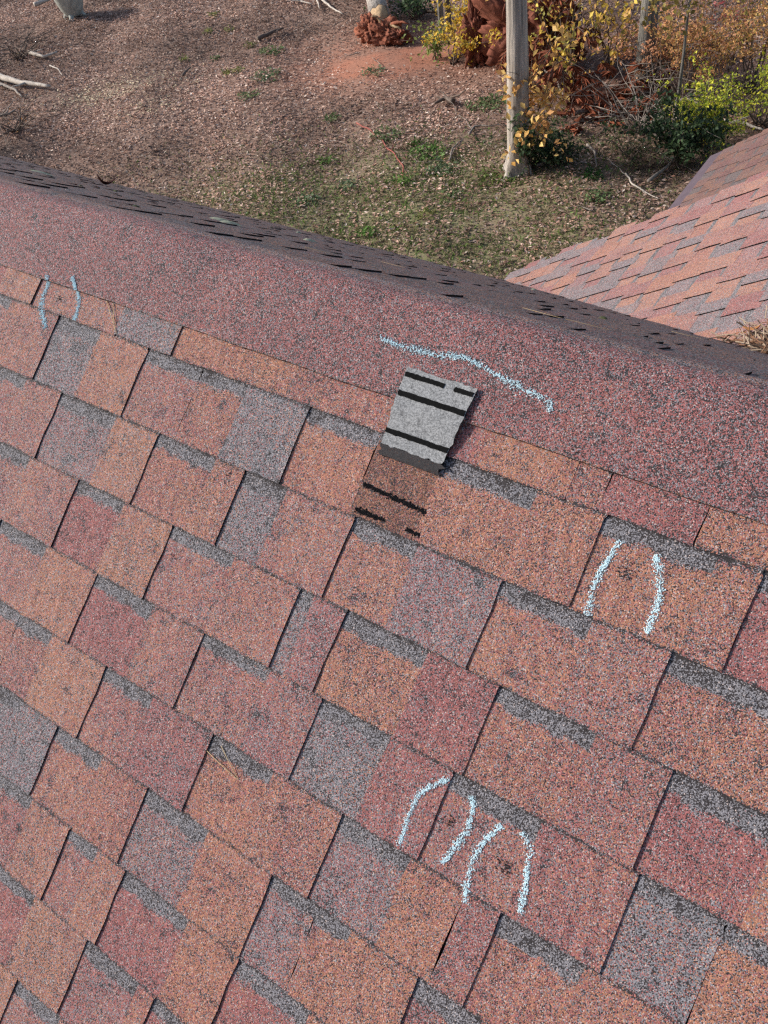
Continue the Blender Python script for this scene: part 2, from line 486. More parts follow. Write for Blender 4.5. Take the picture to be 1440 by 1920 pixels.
# ---- the ridge cap: one long bent strip over the ridge
CAP_F, CAP_B = 0.59, 0.62       # lower edge on the front (course units), width on the back
def cap_point(u, s, off=0.0):
    """s: signed distance from the ridge line, + to the front"""
    r = .030
    d = abs(s) ; sg = 1 if s >= 0 else -1
    n0 = Vector((0, -sg * sa, ca)); dn = Vector((0, -sg * ca, -sa))
    blend = math.exp(-(d / r) ** 2)
    p = Vector((u, 0, ZR)) + dn * d + n0 * (.0125 + off)
    p.z -= blend * .012
    p.y *= 1.0
    return p
def build_cap():
    x0, x1 = -13.9, 5.9
    us = np.concatenate([np.linspace(x0, -1.6, 90), np.linspace(-1.6, 1.2, 190)[1:], np.linspace(1.2, x1, 40)[1:]])
    sf = (CAP_F - VR) * EXP
    ss = np.concatenate([[sf], np.linspace(sf - .004, .06, 8), np.linspace(.05, -.05, 15), np.linspace(-.06, -CAP_B * EXP * 1.6, 8)])
    V, C, F, MI = [], [], [], []
    tf, td = tone('cap'), tone('capd')
    for u in us:
        e = .0022 * mnoise.noise(Vector((u * 9, 3, 1))) + .0012 * mnoise.noise(Vector((u * 45, 7, 1)))
        e += .0028 * mnoise.noise(Vector((u * 2.3, 1, 1)))
        for j, s in enumerate(ss):
            off = .0026 * mnoise.noise(Vector((u * 5, s * 12, 0))) + .004 * math.exp(-(s / .05) ** 2) * mnoise.noise(Vector((u * 3.2, 5, 2)))
            s2 = s + (e if j == 0 else 0)
            if j == len(ss) - 1: s2 -= e
            fade = max(0, (abs(s) - .07) / .09) if s > 0 else 0
            wt = min(1, max(0, (-.004 - s) / .018))
            if j == 0: wt = 1.0
            if s < -.05: off = off * .4 - .0085 * min(1, (abs(s) - .05) / .06)
            V.append(cap_point(u, s2, off - .0030 * fade)); C.append(tf * (1 - wt) + td * wt)
    n = len(ss)
    for i in range(len(us) - 1):
        for j in range(n - 1):
            F.append((i * n + j, (i + 1) * n + j, (i + 1) * n + j + 1, i * n + j + 1)); MI.append(0)
    b = len(V)
    for i in range(len(us)):
        v = V[i * n]; V.append(v - Vector((0, -sa, ca)) * .012); C.append(tf)
    for i in range(len(us) - 1):
        F.append((i * n, b + i, b + i + 1, (i + 1) * n)); MI.append(1)
    b = len(V)
    for i in range(len(us)):
        v = V[i * n + n - 1]; V.append(v - Vector((0, sa, ca)) * .012); C.append(td)
    for i in range(len(us) - 1):
        F.append((i * n + n - 1, (i + 1) * n + n - 1, b + i + 1, b + i)); MI.append(0)
    me = mesh('ridge_cap', V, F, [M_GRAN, M_EDGE], np.array(C), mat_idx=MI, smooth=True)
    return obj('ridge_cap', me, house)
ridge_cap = build_cap()
ridge_cap['label'] = 'smooth mauve red ridge cap bent over the ridge'

# ---- back slope: dark, weathered courses seen at a grazing angle
back = slope_deck('back_roof_slope', M_BACKB, -6.0, 14.0, .01, LEAVE, M_BACK, 'grey', z=-.006)
back['label'] = 'dark weathered back slope with lifted tabs'
BT = ['weather', 'grey', 'weather', 'greypink', 'weather', 'capd', 'weather']
def variants(mats, tones, n, lift, th, seed, edge_j=.002, band=.2, curl=0.0, wr=(.6, 1.3)):
    rs = random.Random(seed)
    out = {'T': [], 'R': []}
    for t in 'TR':
        for i in range(n):
            w = (wr[0] + (wr[1] - wr[0]) * (i + .5) / n) * EXP
            out[t].append((w, piece_mesh('shingle', w, t, tone(tones[(i * 5 + (t == 'R') * 3) % len(tones)], .03), mats, band=band if t == 'R' else 0.0, fine=False, th=th, lift=lift, edge_j=edge_j, seed=seed + i * 2 + (t == 'R'), curl=curl * rs.random() if t == 'T' else 0, depth=.004)))
    return out
def courses(M, parent, var, k0, k1, x_of, keep, seed, stuff_name=None, stuff_mats=None, jz=0.0):
    rs = random.Random(seed)
    n = 0
    rest = []
    for k in range(k0, k1):
        xa, xb = x_of(k)
        x = xa - rs.random() * .1
        t = rs.choice('TR')
        while x < xb:
            w, me = rs.choice(var[t])
            m = M @ Matrix.Translation((x, -k * EXP, 0))
            if jz and t == 'T' and rs.random() < .25: m = m @ Matrix.Rotation(rs.uniform(0, jz), 4, 'X') @ Matrix.Rotation(-rs.uniform(0, jz) * .7, 4, 'Y')
            if keep(x + w / 2, k):
                obj('shingle', me, parent, mat=m); n += 1
            else: rest.append((me, m))
            x += w
            t = 'R' if t == 'T' else 'T'
    if rest and stuff_name:
        V, F, C, MI = [], [], [], []
        cache = {}
        for me, m in rest:
            if me.name not in cache:
                cache[me.name] = ([v.co.copy() for v in me.vertices], [tuple(p.vertices) for p in me.polygons], [p.material_index for p in me.polygons], [tuple(d.color) for d in me.color_attributes['tone'].data])
            cv, cf, cm, cc = cache[me.name]
            b = len(V)
            V += [m @ v for v in cv]; F += [tuple(i + b for i in f) for f in cf]; MI += cm; C += cc
        o = obj(stuff_name, mesh(stuff_name, V, F, stuff_mats, np.array(C), mat_idx=MI), parent)
        o['kind'] = 'stuff'
    return n
vb = variants([M_BACK, M_EDGE], BT, 12, .006, .0036, 300, curl=.0015, wr=(.7, 1.5))
nb = courses(M_BACKB, back, vb, 1, int(LEAVE / EXP), lambda k: (-2.4, 13.5), lambda x, k: -1.3 < x < 3.2 and k < 9, 5, 'shingle_field', [M_BACK, M_EDGE], jz=.014)

# ---- projecting wing, its slope faces left
M_WINGG = granule_mat('brightened_granules', size=.0019, gain=1.10, dirt=.16, bump=.4, pale_mix=.05)  # this slope's extra brightness is put into the granule colour
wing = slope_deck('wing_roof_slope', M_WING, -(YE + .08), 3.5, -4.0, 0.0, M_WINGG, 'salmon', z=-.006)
wing['label'] = 'bright pink red wing roof slope beyond the valley'
WT = ['salmon', 'orange', 'tan', 'redpink', 'orangesalmon', 'grey', 'salmon', 'red', 'tan', 'grey', 'pink']
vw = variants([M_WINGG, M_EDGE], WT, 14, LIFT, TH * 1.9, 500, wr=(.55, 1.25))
def wing_x(k):
    s = -(k + .5) * EXP               # distance up the slope
    yv = YE - s * sq / math.tan(PIT)
    return (-(YE + .06), -yv + .14)
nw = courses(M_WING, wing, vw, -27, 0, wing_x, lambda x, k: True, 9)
# rake board and far wing slope
def board(name, pts, mat, parent, thick=.02):
    return None
M_FASC = plain_mat('mauve_metal_trim', (.105, .075, .092), rough=.5, var=.12, scale=8, spec=.4)
M_WALL = plain_mat('painted_siding', (.42, .38, .33), rough=.8, var=.1, scale=12)

def box_between(name, M, x0, x1, y0, y1, z0, z1, mat, parent):
    V = [M @ Vector((x, y, z)) for z in (z0, z1) for y in (y0, y1) for x in (x0, x1)]
    F = [(0, 2, 3, 1), (4, 5, 7, 6), (0, 1, 5, 4), (2, 6, 7, 3), (0, 4, 6, 2), (1, 3, 7, 5)]
    return obj(name, mesh(name, V, F, mat), parent)
I4 = Matrix.Identity(4)
box_between('rake_board', M_WING, -(YE + .065), -(YE + .04), .0, 4.0, -.17, -.008, M_FASC, house)
box_between('eave_board', I4, -14, X0 + .05, YE - .02, YE, ZE - .17, ZE - .03, M_FASC, house)
box_between('wing_eave_board', I4, X0 - .012, X0 + .01, YE + .003, YE + .06, ZE - .17, ZE - .012, M_FASC, house)
# far side of the wing roof
MW2 = basis((0, 1, 0), (-cq, 0, sq), (X0 + 8 * cq, 0, ZE))
slope_deck('wing_far_slope', MW2, -1.0, YE + .08, -4.0, 0.0, M_GRAN, 'salmon', z=0)

# ---- lower roof beyond the wing, with its mauve eave trim
E2X, E2Z, E2Y0, E2Y1, E2S = -1.885, ZR - 3.9, 4.6, 8.474, 2.6
M_LOW = basis((0, -1, 0), (cq, 0, sq), (E2X, 0, E2Z))
M_LOWG = granule_mat('dusty_granules', size=.0022, gain=.62, dirt=.4, pale_mix=.08)
vl = variants([M_LOWG, M_EDGE], WT, 12, LIFT, TH * 1.25, 700, wr=(.6, 1.3))
low = slope_deck('lower_roof_slope', M_LOW, -E2Y1, -E2Y0, -E2S - .6, 0.0, M_GRAN, 'salmon', z=-.006)
low['label'] = 'small lower roof slope with dark mauve eave trim'
nl = courses(M_LOW, low, vl, -15, 0, lambda k: (-E2Y1 - .02, -E2Y0 - 1.6), lambda x, k: True, 21)
et = box_between('eave_trim', M_LOW, -E2Y1 - .01, -E2Y0, -.15, .004, -.05, .001, M_FASC, house)
box_between('eave_board', I4, E2X - .06, E2X - .03, E2Y0, E2Y1 - .01, E2Z - .28, E2Z - .14, M_FASC, house)
MW3 = basis((0, 1, 0), (-cq, 0, sq), (E2X + 2 * (E2S + .6) * cq, 0, E2Z))
slope_deck('lower_roof_far_slope', MW3, E2Y0, E2Y1, -E2S - .6, 0.0, M_GRAN, 'salmon', z=0)
# walls under the eaves
def wall_box(name, x0, x1, y0, y1, z0, z1):
    return box_between(name, I4, x0, x1, y0, y1, z0, z1, M_WALL, house)
wall_box('wall', -13.5, 5.5, -(YE - .35), YE - .35, -.3, ZE - .1)
wall_box('wall', X0 + .4, 4.4, YE - .35 + .003, YE - .12, -.3, ZE - .12)
wall_box('wall', E2X + .35, E2X + 5.0, YE - .1, E2Y1 - .3, -.3, E2Z - .15)

# ------------------------------------------------------------------ chalk marks, bruises, torn tab on the front slope
M_CHALK = plain_mat('pale_blue_chalk', (.56, .71, .75), var=.25, scale=260, rough=.95)
def chips(name, pts, width, n, mat, parent, size=(.0005, .0015), lift=.0012, on_cap=False, label=None, seed=0, dens=None):
    rs = np.random.default_rng(seed)
    P = [np.array(p) for p in pts]
    seg = [np.linalg.norm(P[i + 1] - P[i]) for i in range(len(P) - 1)]
    cum = np.concatenate([[0], np.cumsum(seg)])
    V, F = [], []
    for q in range(n):
        d = rs.random() * cum[-1]
        i = min(np.searchsorted(cum, d) - 1, len(seg) - 1); i = max(i, 0)
        t = (d - cum[i]) / max(seg[i], 1e-6)
        c = P[i] * (1 - t) + P[i + 1] * t
        dr = (P[i + 1] - P[i]) / max(seg[i], 1e-6); nn = np.array([-dr[1], dr[0]])
        pres = .52 + .75 * mnoise.noise(Vector((d * 2.6, seed * 3.3, 1))) + .35 * mnoise.noise(Vector((d * 9, seed, 4)))
        wv = width * (.64 + .55 * mnoise.noise(Vector((d * 3, seed, 0))))
        if seed < 900 and rs.random() > pres + .35: continue
        off = rs.normal(0, .40) * wv
        u, v = c + nn * off
        if seed >= 900: u, v = P[0] + rs.normal(0, width * .33, 2) * (1.0, .8)
        if on_cap and v < CAP_F:
            s = (v - VR) * EXP
            fade = max(0, (s - .07) / .09)
            base = cap_point(u * EXP, s, .0016 - .0030 * fade + .0026 * mnoise.noise(Vector((u * EXP * 5, s * 12, 0))))
            n0 = Vector((0, -sa, ca)); e1 = Vector((1, 0, 0)); e2 = Vector((0, ca, sa))
        else:
            base = M_FRONT @ Vector((u * EXP, -v * EXP, surf_z(u, v) + lift))
            n0 = Vector((0, -sa, ca)); e1 = Vector((1, 0, 0)); e2 = Vector((0, ca, sa))
        r = rs.uniform(*size)
        b = len(V)
        k = rs.integers(4, 7); a0 = rs.random() * 6.28
        V.append(base + n0 * r * .5)
        for a in range(k):
            rr = r * rs.uniform(.55, 1.15)
            V.append(base + (e1 * math.cos(a0 + 6.283 * a / k) + e2 * math.sin(a0 + 6.283 * a / k)) * rr - n0 * .0006)
        for a in range(k):
            F.append((b, b + 1 + a, b + 1 + (a + 1) % k))
    o = obj(name, mesh(name, V, F, mat), parent)
    if label: o['label'] = label
    return o
CH = [
 ([(-6.461, 0.519), (-6.452, 0.684), (-6.454, 0.851), (-6.372, 1.039), (-6.152, 1.239)], .095, 900, 'left bracket of pale blue chalk near the left edge', True),
 ([(-5.976, 0.422), (-5.833, 0.576), (-5.715, 0.750), (-5.666, 0.900), (-5.669, 0.998)], .095, 900, 'right bracket of pale blue chalk near the left edge', True),
 ([(2.543, 1.184), (2.516, 1.325), (2.475, 1.569), (2.471, 1.741), (2.526, 2.003)], .075, 620, 'left stroke of the chalk bracket at the right edge', False),
 ([(2.903, 1.201), (2.982, 1.336), (3.071, 1.521), (3.099, 1.675), (3.102, 1.939)], .085, 760, 'right stroke of the chalk bracket at the right edge', False),
 ([(1.858, 4.098), (1.723, 4.229), (1.607, 4.411), (1.603, 4.655), (1.637, 4.969)], .075, 680, 'leftmost of the four chalk arcs low on the slope', False),
 ([(2.130, 4.144), (2.202, 4.269), (2.224, 4.463), (2.185, 4.660), (2.111, 4.896)], .075, 640, 'second of the four chalk arcs low on the slope', False),
 ([(2.520, 4.247), (2.437, 4.432), (2.384, 4.664), (2.405, 4.856), (2.436, 4.983), (2.475, 5.117)], .08, 760, 'third of the four chalk arcs low on the slope', False),
 ([(2.720, 4.216), (2.785, 4.260), (2.876, 4.311), (2.892, 4.460), (2.959, 4.647), (3.007, 4.901)], .07, 640, 'rightmost of the four chalk arcs low on the slope', False),
]
for i, (pts, w, n, lb, oc) in enumerate(CH):
    chips('chalk_mark', pts, w, n, M_CHALK, front, on_cap=oc, label=lb, seed=40 + i)
chips('chalk_mark', [(-0.849, -0.018), (-0.524, 0.013), (-0.143, -0.015), (0.279, -0.076), (0.462, -0.040), (0.783, 0.023), (1.122, 0.075), (1.315, 0.094), (1.397, 0.159), (1.366, 0.217)], .085, 1500, M_CHALK, ridge_cap, on_cap=True, label='long pale blue chalk arc across the ridge cap', seed=61)
M_SCUFF = plain_mat('scuffed_asphalt', (.055, .045, .042), var=.5, scale=300, rough=1.0, spec=.05)
M_BRUISE = plain_mat('exposed_asphalt', (.016, .015, .016), var=.5, scale=300, rough=1.0, spec=.05)
for i, ((bu, bv), r, n) in enumerate([(p, r, n) for p, r, n in zip(
        [(-6.098, 0.788), (2.720, 1.475), (2.028, 4.488), (2.681, 4.570), (2.737, 4.618), (1.811, 0.483), (0.960, 1.657), (1.539, 1.737), (0.664, 2.363), (2.037, 2.271), (2.307, 3.515), (0.657, 3.591), (3.380, 4.016), (3.071, 5.436), (1.181, 5.659), (3.176, 4.799), (-2.179, 2.132), (-2.473, 3.351), (-2.727, 4.329), (-2.561, 1.543)],
        [.07, .08, .07, .09, .08, .07, .05, .06, .05, .05, .05, .05, .06, .06, .05, .05, .06, .05, .05, .06], [46, 120, 60, 70, 45, 34, 14, 16, 10, 10, 8, 9, 14, 14, 10, 9, 14, 10, 9, 12])]):
    rs = np.random.default_rng(900 + i)
    pts = [(bu + rs.normal(0, r * .1), bv + rs.normal(0, r * .1)) for _ in range(3)]
    chips('bruise', pts, r * 1.7, int(n * .45), M_SCUFF, ridge_cap if bv < CAP_F else front, size=(.0006, .0017), lift=.0011, on_cap=True, seed=900 + i)

# torn tab: flipped over, grey underside up, still pushed against the ridge cap
M_MATG, _nt, _b = nodes_mat('grey_backing_sand')
_g = N(_nt, 'ShaderNodeNewGeometry'); _v = N(_nt, 'ShaderNodeTexVoronoi'); _v.inputs['Scale'].default_value = 620
_n = N(_nt, 'ShaderNodeTexNoise'); _n.inputs['Scale'].default_value = 120; _n.inputs['Detail'].default_value = 4
_nt.links.new(_g.outputs['Position'], _v.inputs['Vector']); _nt.links.new(_g.outputs['Position'], _n.inputs['Vector'])
_s = N(_nt, 'ShaderNodeSeparateColor'); _nt.links.new(_v.outputs['Color'], _s.inputs[0])
_c = mix_c(_nt, _s.outputs[0], (.115, .118, .12), (.30, .303, .305))
_spot = N(_nt, 'ShaderNodeMapRange'); _spot.inputs[1].default_value = .60; _spot.inputs[2].default_value = .70; _nt.links.new(_n.outputs['Fac'], _spot.inputs[0])
_c = mix_c(_nt, math_n(_nt, 'MULTIPLY', _spot.outputs[0], .6), _c, (.06, .06, .063))
_nt.links.new(_c, _b.inputs['Base Color'])
M_SEAL = plain_mat('black_sealant', (.008, .008, .008), var=.3, scale=300, rough=1.0, spec=.03)
tabE = empty('torn_shingle_tab', tuple(M_FRONT @ Vector((.05 * EXP, -1.15 * EXP, .01))))
tag(tabE, 'torn shingle tab flipped up with grey underside and black sealant strips', 'shingle tab')
TAB = [(-0.361, 0.215), (0.557, 0.214), (0.473, 1.105), (-0.337, 1.114), (0.479, 1.228), (-0.324, 1.240)]
tl_, tr_, br_, bl_, hr_, hl_ = [Vector((p[0] * EXP, -p[1] * EXP, 0)) for p in TAB]
def tab_h(a, b):
    """a 0..1 across, b 0 (upper end) .. 1 (hinge)"""
    on_cap = .0140 + .0022 * a * (1 - .3 * b) + .001 * math.sin(b * 3.1)
    dn = .0072 + .0035 * a * a
    t = min(1, max(0, (b - .42) / .5)); t = t * t * (3 - 2 * t)
    w = .0012 * mnoise.noise(Vector((a * 3, b * 3, 2))) + .005 * max(0, a - .75) * max(0, .3 - b) * 8 + .002 * max(0, .2 - a) * 5 * max(0, .25 - b) * 4
    return on_cap * (1 - t) + dn * t + w
def tab_p(a, b, dz=0.0):
    l = tl_.lerp(bl_, b); r = tr_.lerp(br_, b)
    p = l.lerp(r, a); p.z = tab_h(a, b) + dz
    return M_FRONT @ p
def sheet(name, fa, na, nbn, z0, z1, mat, parent, rng_a=(0, 1), rng_b=(0, 1), jit=0.0, seed=0, edge_mat=None, tn='orange'):
    rs = np.random.default_rng(seed)
    V, F = [], []
    ja = rs.normal(0, jit, (na + 1, nbn + 1, 2))
    for dz in (z1, z0):
        for i in range(na + 1):
            for j in range(nbn + 1):
                a = rng_a[0] + (rng_a[1] - rng_a[0]) * i / na; b = rng_b[0] + (rng_b[1] - rng_b[0]) * j / nbn
                if i in (0, na): a += ja[i, j, 0]
                if j in (0, nbn): b += ja[i, j, 1]
                V.append(fa(a, b, dz))
    m = nbn + 1; o = (na + 1) * m
    MI = []
    for i in range(na):
        for j in range(nbn):
            F.append((i * m + j, i * m + j + 1, (i + 1) * m + j + 1, (i + 1) * m + j)); MI.append(0)
            F.append((o + i * m + j, o + (i + 1) * m + j, o + (i + 1) * m + j + 1, o + i * m + j + 1)); MI.append(1 if edge_mat else 0)
    for i in range(na):
        for j in (0, nbn):
            q = (i * m + j, (i + 1) * m + j, o + (i + 1) * m + j, o + i * m + j)
            F.append(q if j == 0 else q[::-1]); MI.append(1 if edge_mat else 0)
    for j in range(nbn):
        for i in (0, na):
            q = (i * m + j, i * m + j + 1, o + i * m + j + 1, o + i * m + j)
            F.append(q[::-1] if i == 0 else q); MI.append(1 if edge_mat else 0)
    return obj(name, mesh(name, V, F, [mat] + ([edge_mat] if edge_mat else []), [tone(tn)] * len(V), mat_idx=MI), parent)
def in_tab(o):
    o.matrix_parent_inverse = Matrix.Translation(-tabE.location)
    return o
in_tab(sheet('backing_sheet', tab_p, 18, 22, -.0024, 0, M_MATG, tabE, jit=.006, seed=1, edge_mat=M_EDGE))
for q, (b0, b1, a0, a1) in enumerate([(.06, .118, .01, .58), (.06, .118, .72, .985), (.30, .37, .01, .99), (.79, .855, .0, .99)]):
    in_tab(sheet('sealant_strip', tab_p, 24, 2, .0002, .0014, M_SEAL, tabE, rng_a=(a0, a1), rng_b=(b0, b1), jit=.003, seed=20 + q))
def hinge_p(a, b, dz=0.0):
    l = bl_.lerp(hl_, b); r = br_.lerp(hr_, b)
    p = l.lerp(r, a); p.z = tab_h(a, 1) * (1 - b) + (.0065) * b + dz
    return M_FRONT @ p
M_HINGE = granule_mat('dark_exposed_mat', gain=.14, dirt=.8)
hg = sheet('torn_fold', hinge_p, 18, 4, -.003, -.0004, M_HINGE, tabE, jit=.03, seed=5, tn='band')
in_tab(hg)
# the imprint it left: sealant residue on the course below
RES = [([(-0.366, 1.620), (0.490, 1.658)], .0085), ([(-0.341, 1.919), (0.076, 1.914)], .0085), ([(0.335, 1.906), (0.519, 1.912)], .007)]
for q, (pp, hw) in enumerate(RES):
    chips('sealant_residue', pp, hw / EXP * .75, int(760 * (math.dist(*pp)) + 40), M_BRUISE, front, size=(.0010, .0022), lift=.0008, label='black sealant residue where the torn tab was stuck', seed=70 + q)

# ------------------------------------------------------------------ small loose things on the roof
M_NEEDLE = plain_mat('dry_pine_needle', (.44, .32, .18), var=.25, scale=30)
def needle_obj(name, paths, label, rad=.0007, group=None, mat=None):
    m = MB()
    for p in paths: m.tube(p, [rad] * (len(p) - 1) + [rad * .4], 5)
    o = m.build(name, mat or M_NEEDLE)
    c = sum((Vector(p[0]) for p in paths), Vector()) / len(paths)
    o.data.transform(Matrix.Translation(-c)); o.location = c
    return tag(o, label, 'pine needle', group)
def fpt(u, v, h=.003): return M_FRONT @ Vector((u * EXP, -v * EXP, surf_z(u, v) + h))
def fline(pts, h0=.0015, h1=.004, n=7):
    (a, b), (c, d) = pts
    return [fpt(a + (c - a) * i / n + .012 * math.sin(3 * i / n), b + (d - b) * i / n, h0 + (h1 - h0) * math.sin(math.pi * i / n)) for i in range(n + 1)]
needle_obj('pine_needle', [fline([(-0.979, 5.228), (-0.440, 5.315)]), fline([(-0.829, 5.085), (-0.440, 5.315)])], 'pair of tan pine needles lying low on the front slope')
needle_obj('pine_needle', [fline([(-5.210, 0.592), (-4.780, 0.972)]), fline([(-5.080, 0.592), (-4.848, 0.943)])], 'tan pine needles beside the chalk bracket under the ridge cap')

def bpt(x, s, h=.006): return M_BACKB @ Vector((-x, -s, h))
def wpt(y, s, h=.006): return M_WING @ Vector((-y, s, h))
# needles on the dark back slope
rs = random.Random(3)
for i in range(6):
    x, s = rs.uniform(-1.3, .7), rs.uniform(.25, 1.7)
    a = rs.uniform(-.5, .5); l = rs.uniform(.05, .11)
    needle_obj('pine_needle', [[bpt(x + l * t * math.cos(a), s + l * t * math.sin(a) * .5 + .01 * t * t, .013) for t in (0, .3, .6, 1)]],
               'dry pine needle lying on the dark back slope', .0005, 'pine needles on the back slope')
# needle and twig debris caught in the valley
def debris():
    m = MB()
    rs = random.Random(8)
    for i in range(1700):
        t = rs.gauss(0, 1)
        s = rs.uniform(2.36, 3.5)
        y = YE - s * sq / math.tan(PIT) + rs.gauss(.03, .06)
        if s < 2.5 and rs.random() < (2.5 - s) * 3.2: continue
        zb = max(ZR - y * math.tan(PIT), ZE + s * sq)
        p = Vector((X0 + s * cq + rs.gauss(0, .05), y, 0))
        zb = max(ZR - p.y * math.tan(PIT), ZE + (p.x - X0) * math.tan(Q))
        p.z = zb + .012 + abs(rs.gauss(0, .016))
        a = rs.gauss(2.4, .7); l = rs.uniform(.03, .1)
        d = Vector((math.cos(a), math.sin(a), rs.gauss(-.1, .25))) * l
        mid = p + d * .5 + Vector((0, 0, rs.uniform(0, .012)))
        q = p + d; q.z = max(q.z, max(ZR - q.y * math.tan(PIT), ZE + (q.x - X0) * math.tan(Q)) + .008)
        w = rs.random()
        c = (.20, .105, .06, 1) if w < .45 else (.07, .045, .032, 1) if w < .82 else (.36, .27, .19, 1)
        m.tube([p, mid, q], [rs.uniform(.0012, .003)] * 3, 4, c, cap=False)
    o = m.build('valley_debris', attr_mat('needle_litter', var=.3, scale=60))
    tag(o, 'heap of dry needles and twigs caught in the roof valley', 'debris', kind='stuff')
debris()
M_LEAF = attr_mat('leaf', var=.25, scale=25, trans=.4, rough=.6)
def curled_leaf(name, P0, axis, side, up, l, w, c, label, curl=.6):
    m = MB()
    V, F = [], []
    n = 8
    for i in range(n + 1):
        t = i / n
        ww = w * math.sin(math.pi * (t * .92 + .05)) ** .8
        lift = curl * l * (t - .5) ** 2 * 1.6
        for k, sg in enumerate((-1, 0, 1)):
            V.append(P0 + axis * (t * l) + side * (sg * ww) + up * (lift + abs(sg) * ww * .7 + .004))
    for i in range(n):
        for k in range(2): F.append((3 * i + k, 3 * i + k + 1, 3 * i + 4 + k, 3 * i + 3 + k))
    root = empty(name, P0)
    tag(root, label, 'leaf')
    me = mesh('blade', [v - P0 for v in V], F, M_LEAF, [c] * len(V), smooth=True)
    b = obj('blade', me, root)
    md = b.modifiers.new('thick', 'SOLIDIFY'); md.thickness = .0012
    m.tube([axis * .0, -axis * l * .35 + up * .006, -axis * l * .75 + up * .004], .0016, 5, tuple(x * .8 for x in c[:3]) + (1,))
    m.build('leaf_stem', M_LEAF, root)
    return root
_x, _s = (-3.396, 2.109)
_s = min(_s, 4.1)
curled_leaf('dead_leaf', bpt(_x, _s, .012), Vector((.35, .75, -.5)).normalized(), Vector((.9, -.3, .2)).normalized(), Vector((0, sa, ca)), .11, .02, (.06, .018, .012, 1), 'dark red curled dead leaf with stem on the back slope', 1.0)
_y, _s = (1.748, 2.363)
curled_leaf('dead_leaf', wpt(_y, _s, .05), Vector((.75, -.1, .5)).normalized(), Vector((.1, .9, .1)).normalized(), Vector((-sq, 0, cq)), .075, .009, (.50, .24, .10, 1), 'bright tan curled leaf on the debris in the valley', .7)
# lichen and moss on the back slope
M_LICH = plain_mat('pale_lichen', (.30, .31, .22), var=.3, scale=90)
M_MOSS = plain_mat('yellow_green_moss', (.055, .06, .024), var=.4, scale=120)
def blob(m, P, U_, W_, n_, ru, rw, h, seed):
    k = 9
    V = [P + n_ * h]
    for ring, (f, hh) in enumerate(((.55, .8), (1, 0))):
        for a in range(k):
            th = 6.283 * a / k
            r = f * (1 + .35 * mnoise.noise(Vector((math.cos(th) * 2 + seed, math.sin(th) * 2, ring))))
            V.append(P + U_ * (math.cos(th) * ru * r) + W_ * (math.sin(th) * rw * r) + n_ * h * hh)
    F = [(0, 1 + a, 1 + (a + 1) % k) for a in range(k)] + [(1 + a, 1 + k + a, 1 + k + (a + 1) % k, 1 + (a + 1) % k) for a in range(k)]
    m.add(V, F)
Ub, Wb, Nb = Vector((1, 0, 0)), Vector((0, ca, -sa)), Vector((0, sa, ca))
LICHEN = [((-1.677, 1.254), .05), ((-1.543, 1.156), .045), ((-1.475, 1.539), .03), ((-3.018, 1.475), .06), ((-2.402, 2.670), .02), ((-1.173, 3.154), .022)]
for i, ((x, s), r) in enumerate(LICHEN):
    m = MB(); blob(m, bpt(x, min(s, 3.8), .008), Ub, Wb, Nb, r * .7, r * 1.2, .009, i)
    m.build('lichen_patch', M_LICH, back, smooth=True)
m = MB(); rs = random.Random(12)
for i in range(22):
    x, k = rs.uniform(-4.5, .6), rs.randint(1, 22)
    blob(m, bpt(x, k * EXP + .004, .008), Ub, Wb, Nb, rs.uniform(.004, .016), rs.uniform(.006, .014), rs.uniform(.003, .008), i * 1.3)
mo = m.build('moss', M_MOSS, back, smooth=True); mo['kind'] = 'stuff'

# ------------------------------------------------------------------ yard: leaf litter and grass
def leaf_quads(P, axis, side, up, l, w, fold):
    """arrays -> verts (n,6,3) two folded quads per leaf"""
    a = P
    n = len(P)
    V = np.empty((n, 6, 3))
    mid = axis * (l * .5)[:, None]
    V[:, 0] = P
    V[:, 1] = P + mid + side * (w * .5)[:, None] + up * (w * fold)[:, None]
    V[:, 2] = P + axis * l[:, None]
    V[:, 3] = P + mid - side * (w * .5)[:, None] + up * (w * fold)[:, None]
    V[:, 4] = P + mid * .5; V[:, 5] = P + mid * 1.3
    return V
def leaf_cloud(name, P, l, w, colors, mat, parent=None, flat=None, fold=.25, rs=rng):
    """P (n,3) positions; flat: None = random orientation, else tilt spread from horizontal"""
    n = len(P)
    th = rs.random(n) * 6.283
    tilt = rs.normal(0, flat, n) if flat is not None else np.arcsin(rs.uniform(-1, 1, n))
    roll = rs.normal(0, flat if flat is not None else 1.2, n)
    ax = np.stack([np.cos(th) * np.cos(tilt), np.sin(th) * np.cos(tilt), np.sin(tilt)], -1)
    s0 = np.stack([-np.sin(th), np.cos(th), np.zeros(n)], -1)
    u0 = np.cross(ax, s0)
    sd = s0 * np.cos(roll)[:, None] + u0 * np.sin(roll)[:, None]
    up = np.cross(ax, sd)
    up *= np.sign(up[:, 2:3] + 1e-9)
    V = leaf_quads(P, ax, sd, up, l, w, fold)[:, :4]
    idx = np.arange(n)[:, None] * 4
    F = np.concatenate([idx + np.array([0, 1, 2]), idx + np.array([0, 2, 3])], 0)
    C = np.repeat(np.concatenate([colors, np.ones((n, 1))], 1), 4, axis=0)
    return obj(name, mesh(name, V.reshape(-1, 3), F, mat, C), parent)
def in_view(x, y, pad=1.2):
    q = np.array(_r).T @ (np.stack([x, y, np.zeros_like(x)], 0).reshape(3, -1) - np.array((0.6146, -0.9765, 6.3007))[:, None])
    sx = (q[0] / -q[2]) / .45; sy = (q[1] / -q[2]) / .6
    return ((np.abs(sx) < pad) & (sy < pad + .15) & (sy > .1) & (q[2] < 0)).reshape(x.shape)
